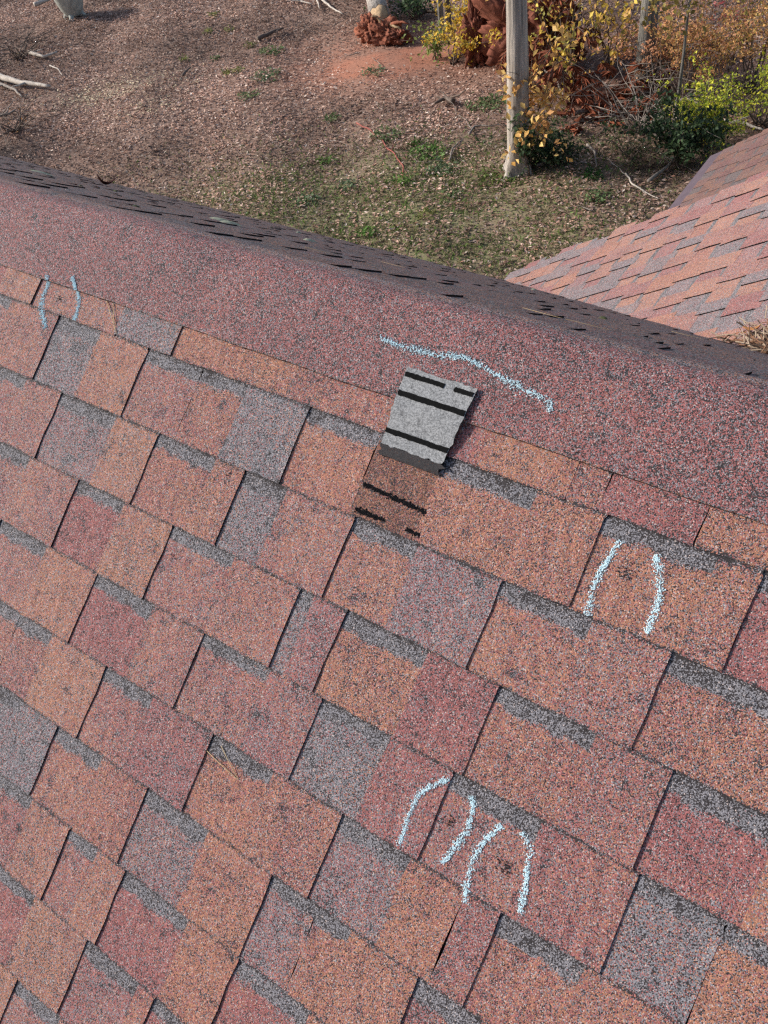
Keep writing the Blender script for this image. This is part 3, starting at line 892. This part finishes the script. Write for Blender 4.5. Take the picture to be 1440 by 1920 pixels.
def litter():
    n = 850000
    x = rng.uniform(GX0, GX1 - 4, n); y = rng.uniform(5.0, GY1 - 1, n)
    k = in_view(x, y); x, y = x[k], y[k]
    cl, gr, dk, ch = fld(x, y, C_CLAY), fld(x, y, C_GRASS), fld(x, y, C_DARK), fld(x, y, C_CHIP)
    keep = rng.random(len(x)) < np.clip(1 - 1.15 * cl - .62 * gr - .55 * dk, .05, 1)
    x, y, gr, dk, ch = x[keep], y[keep], gr[keep], dk[keep], ch[keep]
    n = len(x)
    z = gheight(x, y) + np.abs(rng.normal(.02, .018, n))
    l = rng.uniform(.035, .085, n); w = l * rng.uniform(.28, .55, n)
    pal = np.array([[.29, .168, .122], [.35, .215, .16], [.42, .285, .22], [.21, .115, .085], [.48, .355, .285], [.32, .16, .105], [.56, .46, .38]])
    p = rng.choice(len(pal), n, p=[.24, .24, .19, .13, .10, .07, .03])
    drift = npnoise(x, y, .55, 2.0) + .7 * npnoise(x, y, 1.9, 6.0)
    c = pal[p] * (rng.uniform(.7, 1.25, n) * np.clip(1 + .65 * drift, .55, 1.6))[:, None]
    m = (rng.random(n) < ch * .75)[:, None]
    c = np.where(m, np.array([.62, .50, .33]) * rng.uniform(.7, 1.1, n)[:, None], c)
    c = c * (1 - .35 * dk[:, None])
    o = leaf_cloud('leaf_litter', np.stack([x, y, z], -1), l, w, c, M_LEAF2, flat=.2)
    tag(o, 'brown fallen leaves covering the yard', 'leaf litter', kind='stuff')
    print('litter', n)
M_LEAF2 = attr_mat('dry_leaf', var=.15, scale=9, rough=.75)
litter()
def grass():
    n = 500000
    x = rng.uniform(-18, 2, n); y = rng.uniform(5, 20, n)
    g = fld(x, y, C_GRASS)
    k = in_view(x, y) & (rng.random(n) < g * 1.2)
    x, y = x[k], y[k]; n = len(x)
    P = np.stack([x, y, gheight(x, y)], -1)
    l = rng.uniform(.05, .12, n); w = rng.uniform(.010, .022, n)
    mixv = rng.random(n)[:, None]
    c = np.array([.19, .18, .08]) * (1 - mixv) + np.array([.31, .25, .15]) * mixv
    gp = (rng.random(n) < .3)[:, None]
    c = np.where(gp, np.array([.16, .26, .055]), c) * rng.uniform(.7, 1.2, n)[:, None]
    o = leaf_cloud('grass', P, l, w, c, M_LEAF, flat=.55)
    tag(o, 'thin olive grass among the leaves', 'grass', kind='stuff')
grass()
# separate green weed clumps
def weed(p, r, c, n=70, h=.07, label='small green weed clump in the leaf litter', seed=0):
    rs = np.random.default_rng(seed)
    a = rs.random(n) * 6.283; d = r * np.sqrt(rs.random(n))
    x, y = p[0] + d * np.cos(a), p[1] + d * np.sin(a)
    P = np.stack([x - p[0], y - p[1], rs.uniform(.02, h, n)], -1)
    k = 1 + 1.0 * r
    cc = np.array(c) * rs.uniform(.6, 1.35, n)[:, None]
    o = leaf_cloud('weed_clump', P, rs.uniform(.035, .08, n) * k, rs.uniform(.015, .035, n) * k, cc, M_LEAF, flat=.5, rs=rs)
    o.location = (p[0], p[1], gz(*p))
    tag(o, label, 'weed', 'weed clumps in the yard')
GREEN, YGRN, BGRN = (.15, .21, .085), (.22, .23, .07), (.14, .20, .10)
WEEDS = [((-12.42, 12.95), .26, GREEN, 120), ((-11.60, 11.77), .32, BGRN, 130), ((-11.35, 10.94), .2, GREEN, 80), ((-9.33, 10.82), .15, GREEN, 70), ((-9.57, 12.54), .22, BGRN, 90),
 ((-14.31, 13.77), .13, YGRN, 50), ((-14.77, 13.57), .12, YGRN, 50), ((-15.35, 14.41), .14, YGRN, 50), ((-13.09, 13.06), .11, YGRN, 45), ((-12.40, 11.86), .13, YGRN, 50), ((-12.59, 11.75), .13, YGRN, 50), ((-14.08, 12.03), .12, YGRN, 40),
 ((-13.47, 12.34), .1, GREEN, 35), ((-6.76, 9.18), .14, (.14, .25, .05), 70), ((-8.48, 9.46), .16, (.13, .22, .05), 70), ((-6.90, 10.14), .3, (.13, .22, .055), 190), ((-6.43, 9.75), .25, BGRN, 110), ((-7.27, 10.37), .1, (.06, .12, .02), 50),
 ((-6.46, 7.77), .13, (.13, .25, .045), 60), ((-5.83, 9.10), .13, GREEN, 45), ((-5.86, 8.44), .14, YGRN, 55), ((-7.87, 8.17), .2, BGRN, 80), ((-4.14, 10.22), .16, (.05, .13, .03), 90), ((-3.00, 9.10), .2, GREEN, 80), ((-3.80, 9.69), .18, GREEN, 90),
 ((-6.66, 12.15), .35, GREEN, 200), ((-6.97, 11.95), .25, GREEN, 110), ((-5.49, 9.82), .28, (.12, .16, .04), 130), ((-7.93, 10.49), .25, GREEN, 120), ((-7.56, 8.81), .2, BGRN, 60)]
for i, w in enumerate(WEEDS):
    weed(w[0], w[1], w[2], int(w[3] * 1.1), seed=i, label='small yellow green moss tuft in the leaf litter' if w[2] == YGRN else
         'bright green weed clump in the thin grass' if w[2] not in (GREEN, BGRN) else 'dull green weed clump in the leaf litter')

# ------------------------------------------------------------------ trees and shrubs
M_BARK = plain_mat('pale_grey_bark', (.52, .46, .40), c2=(.15, .13, .11), scale=6, stretch=(3.2, 3.2, .22), bump=1.0, rough=.9)
M_BARK2 = plain_mat('grey_bark', (.24, .225, .20), c2=(.075, .07, .06), scale=12, stretch=(3, 3, .3), bump=1.0)
M_TWIG = plain_mat('weathered_twig', (.21, .178, .152), var=.35, scale=20)
M_TWIGD = plain_mat('brown_twig', (.13, .095, .075), var=.35, scale=20)
M_CLAY = plain_mat('red_clay', (.25, .085, .052), c2=(.10, .034, .022), scale=7, bump=1.0, rough=.95)

M_CLAYB = plain_mat('bright_red_clay', (.36, .13, .075), c2=(.15, .05, .03), scale=9, bump=1.0, rough=.95)
def trunk_mesh(name, h, r0, r1, mat, parent, flare=.6, lobes=5, lean=(0, 0), seed=0, n=20):
    V, F = [], []
    zs = [-.1, 0, .05, .12, .22, .38, .6] + list(np.linspace(.9, h, 14))
    for i, z in enumerate(zs):
        t = max(z, 0) / h
        r = r0 + (r1 - r0) * t
        fl = flare * math.exp(-max(z, 0) / .16)
        for k in range(n):
            th = 6.283 * k / n
            lob = 1 + fl * (.25 + 1.1 * max(0, math.cos(lobes * th + seed)) ) + .09 * mnoise.noise(Vector((math.cos(th) * 1.5, math.sin(th) * 1.5, z * 1.5 + seed)))
            rr = r * lob
            V.append((rr * math.cos(th) + lean[0] * t + .04 * mnoise.noise(Vector((z * .5, seed, 0))) * t * 3, rr * math.sin(th) + lean[1] * t, z))
    for i in range(len(zs) - 1):
        for k in range(n): F.append((i * n + k, i * n + (k + 1) % n, (i + 1) * n + (k + 1) % n, (i + 1) * n + k))
    F.append(tuple((len(zs) - 1) * n + k for k in range(n)))
    return obj(name, mesh(name, V, F, mat, smooth=True), parent)

def crown(parent, h, r1, mat, spread, nl, leafc, seed, z0=.55):
    """bare limbs with sparse autumn leaves above the picture's edge"""
    rs = random.Random(seed)
    m = MB(); tips = []
    for i in range(nl):
        a = 6.283 * i / nl + rs.uniform(-.3, .3); zz = h * rs.uniform(z0, .98)
        p = Vector((0, 0, zz)); q = p + Vector((math.cos(a), math.sin(a), rs.uniform(.5, 1.1))) * spread * rs.uniform(.6, 1)
        pts = curve_pts(p, q, 7, .05, .12, seed + i)
        m.tube(pts, [r1 * .45 * (1 - .85 * t / 7) for t in range(8)], 6)
        for j in range(5):
            b = pts[rs.randint(2, 7)]
            e = b + Vector((rs.gauss(0, 1), rs.gauss(0, 1), rs.gauss(.4, .6))).normalized() * spread * rs.uniform(.25, .5)
            m.tube(curve_pts(b, e, 4, 0, .12, seed + i * 7 + j), [r1 * .16, r1 * .13, r1 * .1, r1 * .07, r1 * .03], 5)
            tips += [b.lerp(e, t) for t in (.4, .7, 1)]
    m.build('crown_limbs', mat, parent, smooth=True)
    P = np.array([tuple(t) for t in tips for _ in range(26)]) + np.random.default_rng(int(seed)).normal(0, .22, (len(tips) * 26, 3))
    n = len(P); rr = np.random.default_rng(int(seed))
    leaf_cloud('crown', P, rr.uniform(.06, .11, n), rr.uniform(.03, .06, n), np.array(leafc) * rr.uniform(.6, 1.3, n)[:, None], M_LEAF, parent, rs=rr)

def tree(p, h, r0, r1, mat, label, flare, seed, spread=2.2, leafc=(.30, .20, .06), lean=(0, 0), nl=8, z0=.55):
    root = empty('tree', (p[0], p[1], gz(*p)))
    tag(root, label, 'tree')
    trunk_mesh('trunk', h, r0, r1, mat, root, flare, 4, lean, seed)
    crown(root, h, r1, mat, spread, nl, leafc, seed, z0)
    return root
tree((-5.26, 10.09), 10.5, .165, .055, M_BARK, 'big pale grey tree trunk with flared base at the lawn edge', .75, 1.0, 2.4, z0=.62)
tree((-4.65, 13.34), 9.0, .155, .05, M_BARK2, 'darker grey tree trunk behind the orange shrub', .25, 4.0, 2.2, lean=(-.1, .2), z0=.62)
SAP = [((-9.20, 14.40), 6, .055, 'thin grey sapling at the left of the yellow shrub'), ((-9.29, 14.80), 7, .075, 'brown sapling just behind the thin grey sapling'), ((-9.16, 15.41), 8, .11, 'slim grey trunk behind the yellow shrub'), ((-8.67, 14.67), 5, .03, 'spindly pale sapling in the yellow shrub'), ((-3.43, 11.45), 2.4, .03, 'thin bent sapling left of the dark green shrub')]
for i, (p, h, r, lb) in enumerate(SAP):
    tree(p, h, r, r * .4, M_BARK2 if i != 1 else M_TWIGD, lb, .2, 20 + i, 1.0, nl=4, z0=.7, leafc=(.28, .22, .06))

def shrub(name, p, rx, rz, n, cols, label, leaf=(.04, .07), stems=9, seed=0, z0=.1, stemc=None, spread=None, clumps=14, wl=.55, cat='shrub', squash=(1, 1), lean=(0, 0)):
    rs = np.random.default_rng(seed); rr = random.Random(seed)
    root = empty(name, (p[0], p[1], gz(*p)))
    tag(root, label, cat)
    cents, m = [], None
    for i in range(stems):
        a = 6.283 * i / stems + rr.uniform(-.4, .4); d = rr.uniform(.2, 1)
        q = Vector((math.cos(a) * rx * d * squash[0] + lean[0], math.sin(a) * rx * d * squash[1] + lean[1], rz * rr.uniform(.45, 1)))
        b = Vector((rr.gauss(0, .05), rr.gauss(0, .05), 0))
        pts = curve_pts(b, q, 7, .08, .12, seed + i)
        mm = MB(); mm.tube(pts, [.014 * (1 - .8 * t / 7) for t in range(8)], 5)
        for j in range(3):
            s_ = pts[rr.randint(3, 6)]; e_ = s_ + Vector((rr.gauss(0, .5) * rx, rr.gauss(0, .5) * rx, rr.gauss(.1, .2) * rz))
            mm.tube(curve_pts(s_, e_, 4, .0, .12, seed + 40 * i + j), [.006, .005, .004, .003, .002], 4)
            cents += [s_.lerp(e_, t) for t in (.4, .75, 1.0)]
        mm.build('stem', stemc or M_TWIGD, root, smooth=True)
        cents += pts[3:]
    cents = np.array([tuple(c) for c in cents])
    ci = rs.integers(0, len(cents), n)
    P = cents[ci] + rs.normal(0, .055, (n, 3)) * np.array([1, 1, .8])
    P[:, 2] = np.maximum(P[:, 2], .02)
    cc = np.array(cols)[rs.integers(0, len(cols), n)] * rs.uniform(.65, 1.3, n)[:, None]
    l = rs.uniform(leaf[0], leaf[1], n)
    leaf_cloud('foliage', P, l, l * wl, cc, M_LEAF, root, rs=rs)
    return root
YEL = [(.70, .46, .05), (.62, .42, .06), (.46, .38, .07), (.75, .53, .10)]
LIME = [(.58, .58, .05), (.70, .66, .07), (.40, .46, .05), (.28, .36, .05)]
ORG = [(.60, .32, .12), (.52, .25, .10), (.66, .40, .17), (.44, .30, .10), (.54, .25, .14)]
DKG = [(.035, .065, .028), (.05, .09, .035), (.03, .05, .03), (.07, .11, .05)]
shrub('yellow_shrub', (-8.34, 13.38), .75, .75, 900, YEL, 'low yellow leaved shrub beside the red clay', (.05, .09), 9, 1, lean=(.25, .3))
shrub('yellow_shrub', (-8.07, 14.02), .55, 1.5, 1100, YEL, 'tall yellow leaved shrub left of the big trunk', (.05, .09), 8, 2)
shrub('light_green_shrub', (-8.80, 13.52), .35, .55, 260, [(.20, .27, .07), (.28, .33, .09)], 'pale green shrub between clay and yellow leaves', (.06, .1), 6, 3)
shrub('orange_shrub', (-3.75, 13.24), 1.1, 1.35, 4200, ORG, 'wide orange leaved shrub right of the darker trunk', (.03, .06), 13, 4)
shrub('orange_shrub', (-3.06, 13.87), 1.2, 1.7, 4200, ORG + [(.40, .33, .07)], 'orange leaved shrub at the right edge', (.03, .06), 13, 5)
shrub('orange_shrub', (-4.46, 13.57), .75, 1.0, 1500, [(.70, .36, .20), (.62, .30, .17), (.76, .44, .26)], 'rusty pink leaved shrub across the darker trunk', (.04, .07), 8, 6)
shrub('lime_shrub', (-2.99, 11.57), .62, .95, 2300, LIME, 'lime yellow shrub by the lower roof', (.035, .06), 12, 7)
shrub('lime_shrub', (-2.47, 12.71), .75, .9, 1600, LIME, 'lime yellow shrub at the right edge', (.035, .06), 11, 8)
shrub('dark_green_shrub', (-3.10, 10.96), .6, .85, 2200, DKG, 'dark green shrub beside the mauve eave trim', (.05, .09), 10, 9)
shrub('dark_green_shrub', (-5.05, 10.38), .42, .5, 1200, DKG + [(.09, .14, .05)], 'dark green shrub right of the big trunk base', (.04, .08), 9, 10)
shrub('dark_green_shrub', (-4.68, 10.40), .4, .3, 420, DKG + [(.09, .14, .05)], 'low sparse green shrub further right of the trunk', (.04, .07), 7, 11)
shrub('green_undergrowth', (-3.88, 11.00), .8, .35, 420, [(.09, .12, .05), (.12, .13, .06)], 'low green undergrowth among the fallen branches', (.04, .07), 7, 12)
shrub('dark_green_shrub', (-10.46, 15.42), .7, .6, 600, [(.05, .09, .04), (.08, .12, .05)], 'green plant at the top edge behind the fallen trunk', (.06, .1), 7, 13)
shrub('red_sapling', (-3.70, 14.91), .6, 1.3, 130, [(.42, .10, .10), (.48, .16, .15)], 'red leaved sapling above the orange shrub', (.06, .1), 6, 14)
shrub('yellow_oak_sapling', (-5.84, 12.95), .75, 1.7, 330, [(.80, .56, .10), (.70, .50, .09), (.52, .48, .12), (.78, .46, .14)], 'young oak with big yellow leaves in front of the clay root plate', (.07, .12), 10, 15, wl=.6)
shrub('yellow_oak_sapling', (-5.44, 13.74), .7, 1.5, 300, [(.80, .56, .10), (.70, .46, .09), (.76, .46, .17)], 'young oak with gold leaves beside the darker trunk', (.07, .12), 9, 16, wl=.6)
shrub('orange_oak_sapling', (-5.17, 10.16), .42, 1.55, 420, [(.80, .46, .14), (.82, .56, .20), (.70, .37, .14)], 'orange leaved sapling in front of the big trunk', (.08, .13), 7, 17, wl=.6, lean=(.1, .0))
shrub('dark_green_shrub', (-5.11, 10.04), .16, .95, 260, DKG, 'dark green ivy clump against the big trunk', (.06, .1), 5, 18)
shrub('green_undergrowth', (-4.70, 14.41), .5, .5, 200, [(.10, .15, .07), (.13, .17, .08)], 'grey green plant between the orange shrubs', (.06, .1), 6, 19)
shrub('leafless_brush', (-4.07, 11.85), 1.1, .8, 30, [(.12, .1, .05)], 'tangle of bare grey brush right of the trunk', (.03, .05), 22, 20, stemc=M_TWIG)
shrub('leafless_brush', (-3.73, 12.74), 1.0, .9, 60, [(.12, .1, .05)], 'tangle of bare brush under the orange shrub', (.03, .05), 18, 21, stemc=M_TWIGD)
shrub('leafless_brush', (-18.42, 11.19), 1.6, .5, 20, [(.12, .1, .05)], 'dark twiggy brush pile at the left edge', (.03, .05), 20, 22, stemc=M_TWIGD)
shrub('leafless_brush', (-15.04, 8.26), 1.1, .4, 60, [(.35, .17, .06)], 'low brush pile at the left edge by the roof', (.03, .05), 16, 23, stemc=M_TWIGD)

# rust coloured dead cedar boughs
M_RUST = attr_mat('dead_cedar', var=.35, scale=18, rough=.9)
def bough(p, h, n, label, seed, spread=.35):
    rs = random.Random(seed)
    root = empty('dead_cedar_bough', (p[0], p[1], gz(*p)))
    tag(root, label, 'bough')
    tw, fr = MB(), MB()
    for i in range(n):
        a = rs.uniform(0, 6.283)
        b = Vector((rs.gauss(0, spread), rs.gauss(0, spread), rs.uniform(.1, h)))
        e = b + Vector((math.cos(a) * .35, math.sin(a) * .35, -rs.uniform(.1, .35)))
        pts = curve_pts(b, e, 5, .06, .08, seed + i)
        tw.tube(pts, [.008, .007, .006, .005, .003, .002], 4)
        d = (e - b).normalized(); sd = d.cross(Vector((0, 0, 1))).normalized()
        for j in range(44):
            t = rs.random(); q = b.lerp(e, t)
            l = .24 * (1 - .5 * t) * rs.uniform(.6, 1.2)
            v = (d * rs.uniform(.3, 1) + sd * rs.uniform(-1, 1) + Vector((0, 0, rs.uniform(-.9, .1)))).normalized()
            wv = v.cross(Vector((rs.gauss(0, 1), rs.gauss(0, 1), rs.gauss(0, 1)))).normalized() * rs.uniform(.012, .026)
            m_ = q + v * l * .55 + Vector((0, 0, .01))
            g = rs.uniform(.6, 1.3)
            c = (.22 * g, .068 * g, .034 * g, 1)
            fr.add([q, m_ + wv, q + v * l, m_ - wv], [(0, 1, 2), (0, 2, 3)], c)
    tw.build('twigs', M_TWIGD, root); fr.build('dead_fronds', M_RUST, root)
bough((-5.33, 12.35), .85, 26, 'rust brown dead cedar bough under the yellow oak leaves', 1, .28)
bough((-4.36, 12.65), .6, 18, 'rust brown dead cedar bough at the foot of the darker trunk', 2, .3)
bough((-4.76, 12.73), .45, 9, 'small rust brown dead cedar bough left of the darker trunk', 3, .16)
bough((-6.61, 13.54), 1.6, 70, 'tall mass of rust brown dead fronds hanging over the clay root plate', 6, .42)
bough((-5.14, 11.74), .25, 9, 'low rust brown dead cedar bough lying on the leaves', 4, .25)

# uprooted trees with red clay
def lump(name, p, r, sq, mat, parent, seed, rough=.45, zc=.3, freq=1.0):
    V, F = [], []
    nu, nv = 110, 66
    for j in range(nv + 1):
        ph = math.pi * j / nv
        for i in range(nu):
            th = 6.283 * i / nu
            d = Vector((math.sin(ph) * math.cos(th), math.sin(ph) * math.sin(th), math.cos(ph)))
            k = 1 + rough * mnoise.fractal(d * 2.2 * freq + Vector((seed, 0, 0)), .9, 2.1, 4) + .35 * rough * mnoise.noise(d * 9 * freq) + .2 * rough * mnoise.noise(d * 23 * freq) + .12 * rough * mnoise.noise(d * 47 * freq)
            V.append((d.x * r * sq[0] * k, d.y * r * sq[1] * k, d.z * r * sq[2] * k + zc))
    for j in range(nv):
        for i in range(nu):
            F.append((j * nu + i, (j + 1) * nu + i, (j + 1) * nu + (i + 1) % nu, j * nu + (i + 1) % nu))
    return obj(name, mesh(name, V, F, mat, smooth=True), parent)
M_WOODT = plain_mat('torn_wood', (.38, .26, .15), var=.35, scale=30, bump=.5)
pb = (-10.26, 13.95)
ft = empty('uprooted_tree', (pb[0], pb[1], gz(*pb)))
tag(ft, 'fallen tree trunk with clay covered roots facing the house', 'fallen tree')
away = Vector((-.14, .99, 0)).normalized(); sidev = Vector((.95, .3, 0)).normalized()
def gl(p, z): return Vector((p[0] - pb[0], p[1] - pb[1], z))
m = MB(); m.tube([gl((-10.59, 14.32), .34), gl((-11.13, 14.97), .36), gl((-11.68, 15.63), .36), gl((-12.50, 16.64), .38), gl((-14.45, 18.95), .4)], [.21, .19, .185, .175, .15], 16, wob=.12)
m.build('trunk', M_BARK, ft, smooth=True)
lump('root_ball', None, .34, (1.25, .75, .62), M_CLAYB, ft, 3.0, .55, .16, .7)
lump('root_ball', None, .24, (1.0, .8, .9), M_CLAYB, ft, 5.0, .6, .22, .8).location = (-.28, -.08, 0)
lump('root_ball', None, .20, (1.1, .8, .7), M_CLAY, ft, 9.0, .6, .14, .8).location = (.36, -.02, 0)
m = MB(); m.tube([gl((-10.64, 14.37), .36), gl((-10.48, 14.17), .36), gl((-10.34, 13.98), .30)], [.17, .14, .05], 14, wob=.5)
m.build('torn_stump_end', M_WOODT, ft, smooth=True)
rs = random.Random(5)
for i in range(6):
    a = -.3 + i * .75; b = Vector((rs.uniform(-.2, .2), -.02, rs.uniform(.2, .34)))
    e = b + Vector((math.cos(a) * .5, -.2 + .2 * rs.random(), math.sin(a) * .2))
    m = MB(); m.tube(curve_pts(b, e, 6, .1, .2, i), [.045, .04, .035, .028, .02, .014, .007], 6, wob=.3)
    m.build('root', M_WOODT if i % 3 == 0 else M_CLAYB, ft, smooth=True)
pr_ = (-6.96, 13.61)
rp = empty('clay_root_plate', (pr_[0], pr_[1], gz(*pr_)))
tag(rp, 'tall upturned root plate of red clay behind the big trunk', 'root plate')
lump('clay_mass', None, .62, (1.1, .55, 1.25), M_CLAY, rp, 8.0, .95, .6)
lump('clay_mass', None, .30, (.8, .6, 1.5), M_CLAY, rp, 12.0, .8, .4).location = (-.95, -.1, 0)
for i in range(9):
    b = Vector((rs.uniform(-.7, .8), -.1, rs.uniform(.3, 1.5))); a = rs.uniform(0, 6.28)
    e = b + Vector((math.cos(a) * .8, -.35, math.sin(a) * .5))
    m = MB(); m.tube(curve_pts(b, e, 6, .05, .2, 30 + i), [.035, .03, .026, .02, .015, .01, .006], 6, wob=.3)
    m.build('root', M_TWIGD if i % 2 else M_CLAY, rp, smooth=True)
shrub('dead_branch_mass', (-6.37, 14.33), .55, 1.3, 40, [(.12, .05, .03)], 'dark bare branches behind the clay root plate', (.05, .08), 12, 31)

# ------------------------------------------------------------------ fallen branches and logs
def branch(pts, r, label, mat, twigs=0, seed=0, name='fallen_branch', grp=None, z=.04, taper=.35):
    P = [Vector((p[0], p[1], gz(p[0], p[1]) + z + r)) for p in pts]
    rs = random.Random(seed)
    full = []
    for i in range(len(P) - 1): full += curve_pts(P[i], P[i + 1], 6, .01, .05, seed + i)[(0 if i == 0 else 1):]
    root = empty(name, P[0]); tag(root, label, 'log' if name == 'log' else 'branch', grp)
    n = len(full)
    m = MB(); m.tube([q - P[0] for q in full], [r * (1 - (1 - taper) * i / n) for i in range(n)], 8, wob=.15)
    m.build('stem', mat, root, smooth=True)
    for t in range(twigs):
        b = full[rs.randint(1, n - 2)] - P[0]
        e = b + Vector((rs.gauss(0, .35), rs.gauss(0, .35), rs.uniform(.02, .22)))
        m = MB(); m.tube(curve_pts(b, e, 5, 0, .15, seed * 5 + t), [r * .45, r * .4, r * .33, r * .27, r * .2, r * .12], 5)
        m.build('twig', mat, root, smooth=True)
M_PALE = plain_mat('pale_peeled_wood', (.42, .365, .31), var=.35, scale=14)
BR = [
 ([(-18.21, 10.10), (-16.79, 9.91), (-15.89, 9.93)], .075, 'pale peeled log at the left edge', M_PALE, 1, 'log'),
 ([(-17.75, 9.88), (-16.79, 9.69), (-16.17, 9.40)], .04, 'grey branch crossing under the pale log', M_TWIG, 2, 'fallen_branch'),
 ([(-18.26, 11.32), (-17.55, 11.17), (-17.42, 11.45)], .045, 'bright curved branch above the pale log', M_PALE, 1, 'fallen_branch'),
 ([(-21.00, 13.77), (-20.91, 14.05), (-20.77, 14.35)], .06, 'whitish branch just left of the grey urn', M_PALE, 2, 'fallen_branch'),
 ([(-15.97, 8.54), (-15.76, 8.71), (-15.77, 8.90)], .03, 'grey stick at the left edge near the roof', M_TWIG, 2, 'fallen_branch'),
 ([(-17.05, 10.89), (-16.69, 10.81), (-16.29, 10.58)], .018, 'thin curved stick right of the pale log', M_PALE, 0, 'fallen_branch'),
 ([(-13.05, 13.28), (-13.02, 13.70), (-12.95, 14.02)], .05, 'short brown branch with a pale end in mid yard', M_TWIGD, 1, 'fallen_branch'),
 ([(-13.36, 15.85), (-12.66, 15.36), (-12.09, 15.03)], .03, 'pale bent stick left of the fallen trunk', M_PALE, 0, 'fallen_branch'),
 ([(-13.48, 15.89), (-12.90, 15.27)], .025, 'short pale stick at the top edge', M_PALE, 0, 'fallen_branch'),
 ([(-14.23, 15.50), (-13.80, 15.55), (-13.26, 15.46)], .028, 'thin branch along the top edge', M_PALE, 1, 'fallen_branch'),
 ([(-13.37, 11.27), (-13.48, 11.50), (-13.53, 11.68)], .03, 'small brown stick in mid yard', M_TWIGD, 0, 'fallen_branch'),
 ([(-10.38, 15.20), (-10.26, 15.53), (-9.80, 15.42)], .07, 'dark branch behind the clay covered roots', M_TWIGD, 2, 'fallen_branch'),
 ([(-5.29, 12.01), (-4.82, 12.36), (-4.35, 12.31), (-3.57, 11.46)], .035, 'long arching grey branch right of the trunk', M_TWIG, 5, 'fallen_branch'),
 ([(-5.04, 11.83), (-4.80, 12.51), (-4.15, 12.57), (-3.79, 13.13)], .03, 'long grey branch below the rust boughs', M_TWIG, 5, 'fallen_branch'),
 ([(-4.58, 11.03), (-4.36, 10.83), (-4.15, 10.42)], .024, 'hooked grey branch amid the leaves', M_TWIG, 1, 'fallen_branch'),
 ([(-5.00, 10.17), (-4.83, 10.44), (-4.52, 10.39)], .022, 'thin grey branch by the low green shrub', M_TWIG, 2, 'fallen_branch'),
 ([(-3.71, 10.44), (-3.51, 10.20), (-3.20, 10.04), (-3.03, 9.98)], .014, 'pale forked branch near the wing roof', M_PALE, 2, 'fallen_branch'),
 ([(-3.33, 10.35), (-3.27, 10.70), (-3.23, 11.19)], .03, 'grey branch leaning towards the dark green shrub', M_TWIG, 1, 'fallen_branch'),
 ([(-2.99, 12.43), (-2.73, 12.48), (-2.38, 12.37)], .035, 'whitish branch under the lime shrub', M_PALE, 1, 'fallen_branch'),
 ([(-6.59, 10.93), (-6.65, 11.21), (-6.54, 11.28)], .022, 'small grey forked stick left of the big trunk', M_TWIG, 3, 'fallen_branch'),
 ([(-6.42, 10.02), (-6.60, 10.43), (-6.60, 10.78)], .018, 'slender grey stick at the grass edge', M_TWIG, 1, 'fallen_branch'),
 ([(-7.46, 11.89), (-7.66, 11.96), (-7.73, 11.72)], .05, 'dark rotten branch in the leaves below the yellow shrub', M_TWIGD, 3, 'fallen_branch'),
 ([(-5.53, 13.95), (-5.36, 14.97), (-4.82, 15.86), (-4.49, 16.60)], .03, 'long thin bare branch above the orange shrub', M_TWIG, 4, 'fallen_branch'),
 ([(-5.46, 12.41), (-6.71, 13.63), (-7.01, 15.34), (-7.21, 16.72)], .02, 'thin grey branch hanging before the clay plate', M_TWIG, 4, 'fallen_branch'),
]
for i, (pts, r, lb, mt, tw, nm) in enumerate(BR):
    branch(pts, r, lb, mt, tw, i, nm)
rs = random.Random(77)
for i in range(46):
    p = (rs.uniform(-19, -1), rs.uniform(8.5, 17))
    a = rs.uniform(0, 6.28); l = rs.uniform(.2, .6)
    branch([p, (p[0] + l * math.cos(a), p[1] + l * math.sin(a))], rs.uniform(.005, .012), 'small dry twig lying in the leaf litter', M_TWIG if i % 2 else M_TWIGD, 1, 200 + i, 'twig', 'small twigs scattered over the yard', z=.03)
# red bramble stem across the grass
branch([(-8.76, 10.78), (-8.04, 10.41), (-7.28, 9.82), (-7.00, 9.58), (-6.76, 9.18)], .012, 'reddish bramble stem across the grass', plain_mat('red_stem', (.30, .09, .07), var=.3), 1, 60, 'bramble_stem', z=.02, taper=.8)
# grey stone urn
pu = (-18.93, 13.34)
M_STONE = plain_mat('weathered_concrete', (.33, .335, .30), var=.25, scale=9, bump=.4)
urn = empty('garden_urn', (pu[0], pu[1], gz(*pu) - .03)); tag(urn, 'grey concrete garden urn at the top left edge', 'urn')
def lathe(prof, n=28, wob=0.0):
    V, F = [], []
    for r, z in prof:
        for k in range(n):
            th = 6.283 * k / n
            V.append((r * math.cos(th), r * math.sin(th), z))
    for j in range(len(prof) - 1):
        for k in range(n): F.append((j * n + k, j * n + (k + 1) % n, (j + 1) * n + (k + 1) % n, (j + 1) * n + k))
    return V, F
V, F = lathe([(.20, .09), (.27, .22), (.33, .40), (.37, .56), (.38, .60)])
obj('bowl', mesh('bowl', V, F, M_STONE, smooth=True), urn)
V, F = lathe([(.385, .59), (.43, .60), (.44, .66), (.43, .70), (.37, .70), (.35, .62), (.0, .60)])
obj('rim', mesh('rim', V, F, M_STONE), urn)
for k in range(4):
    th = 6.283 * k / 4 + .5
    m = MB(); m.tube([Vector((math.cos(th) * .17, math.sin(th) * .17, .14)), Vector((math.cos(th) * .22, math.sin(th) * .22, .06)), Vector((math.cos(th) * .25, math.sin(th) * .25, 0))], [.07, .06, .07], 8)
    m.build('foot', M_STONE, urn, smooth=True)
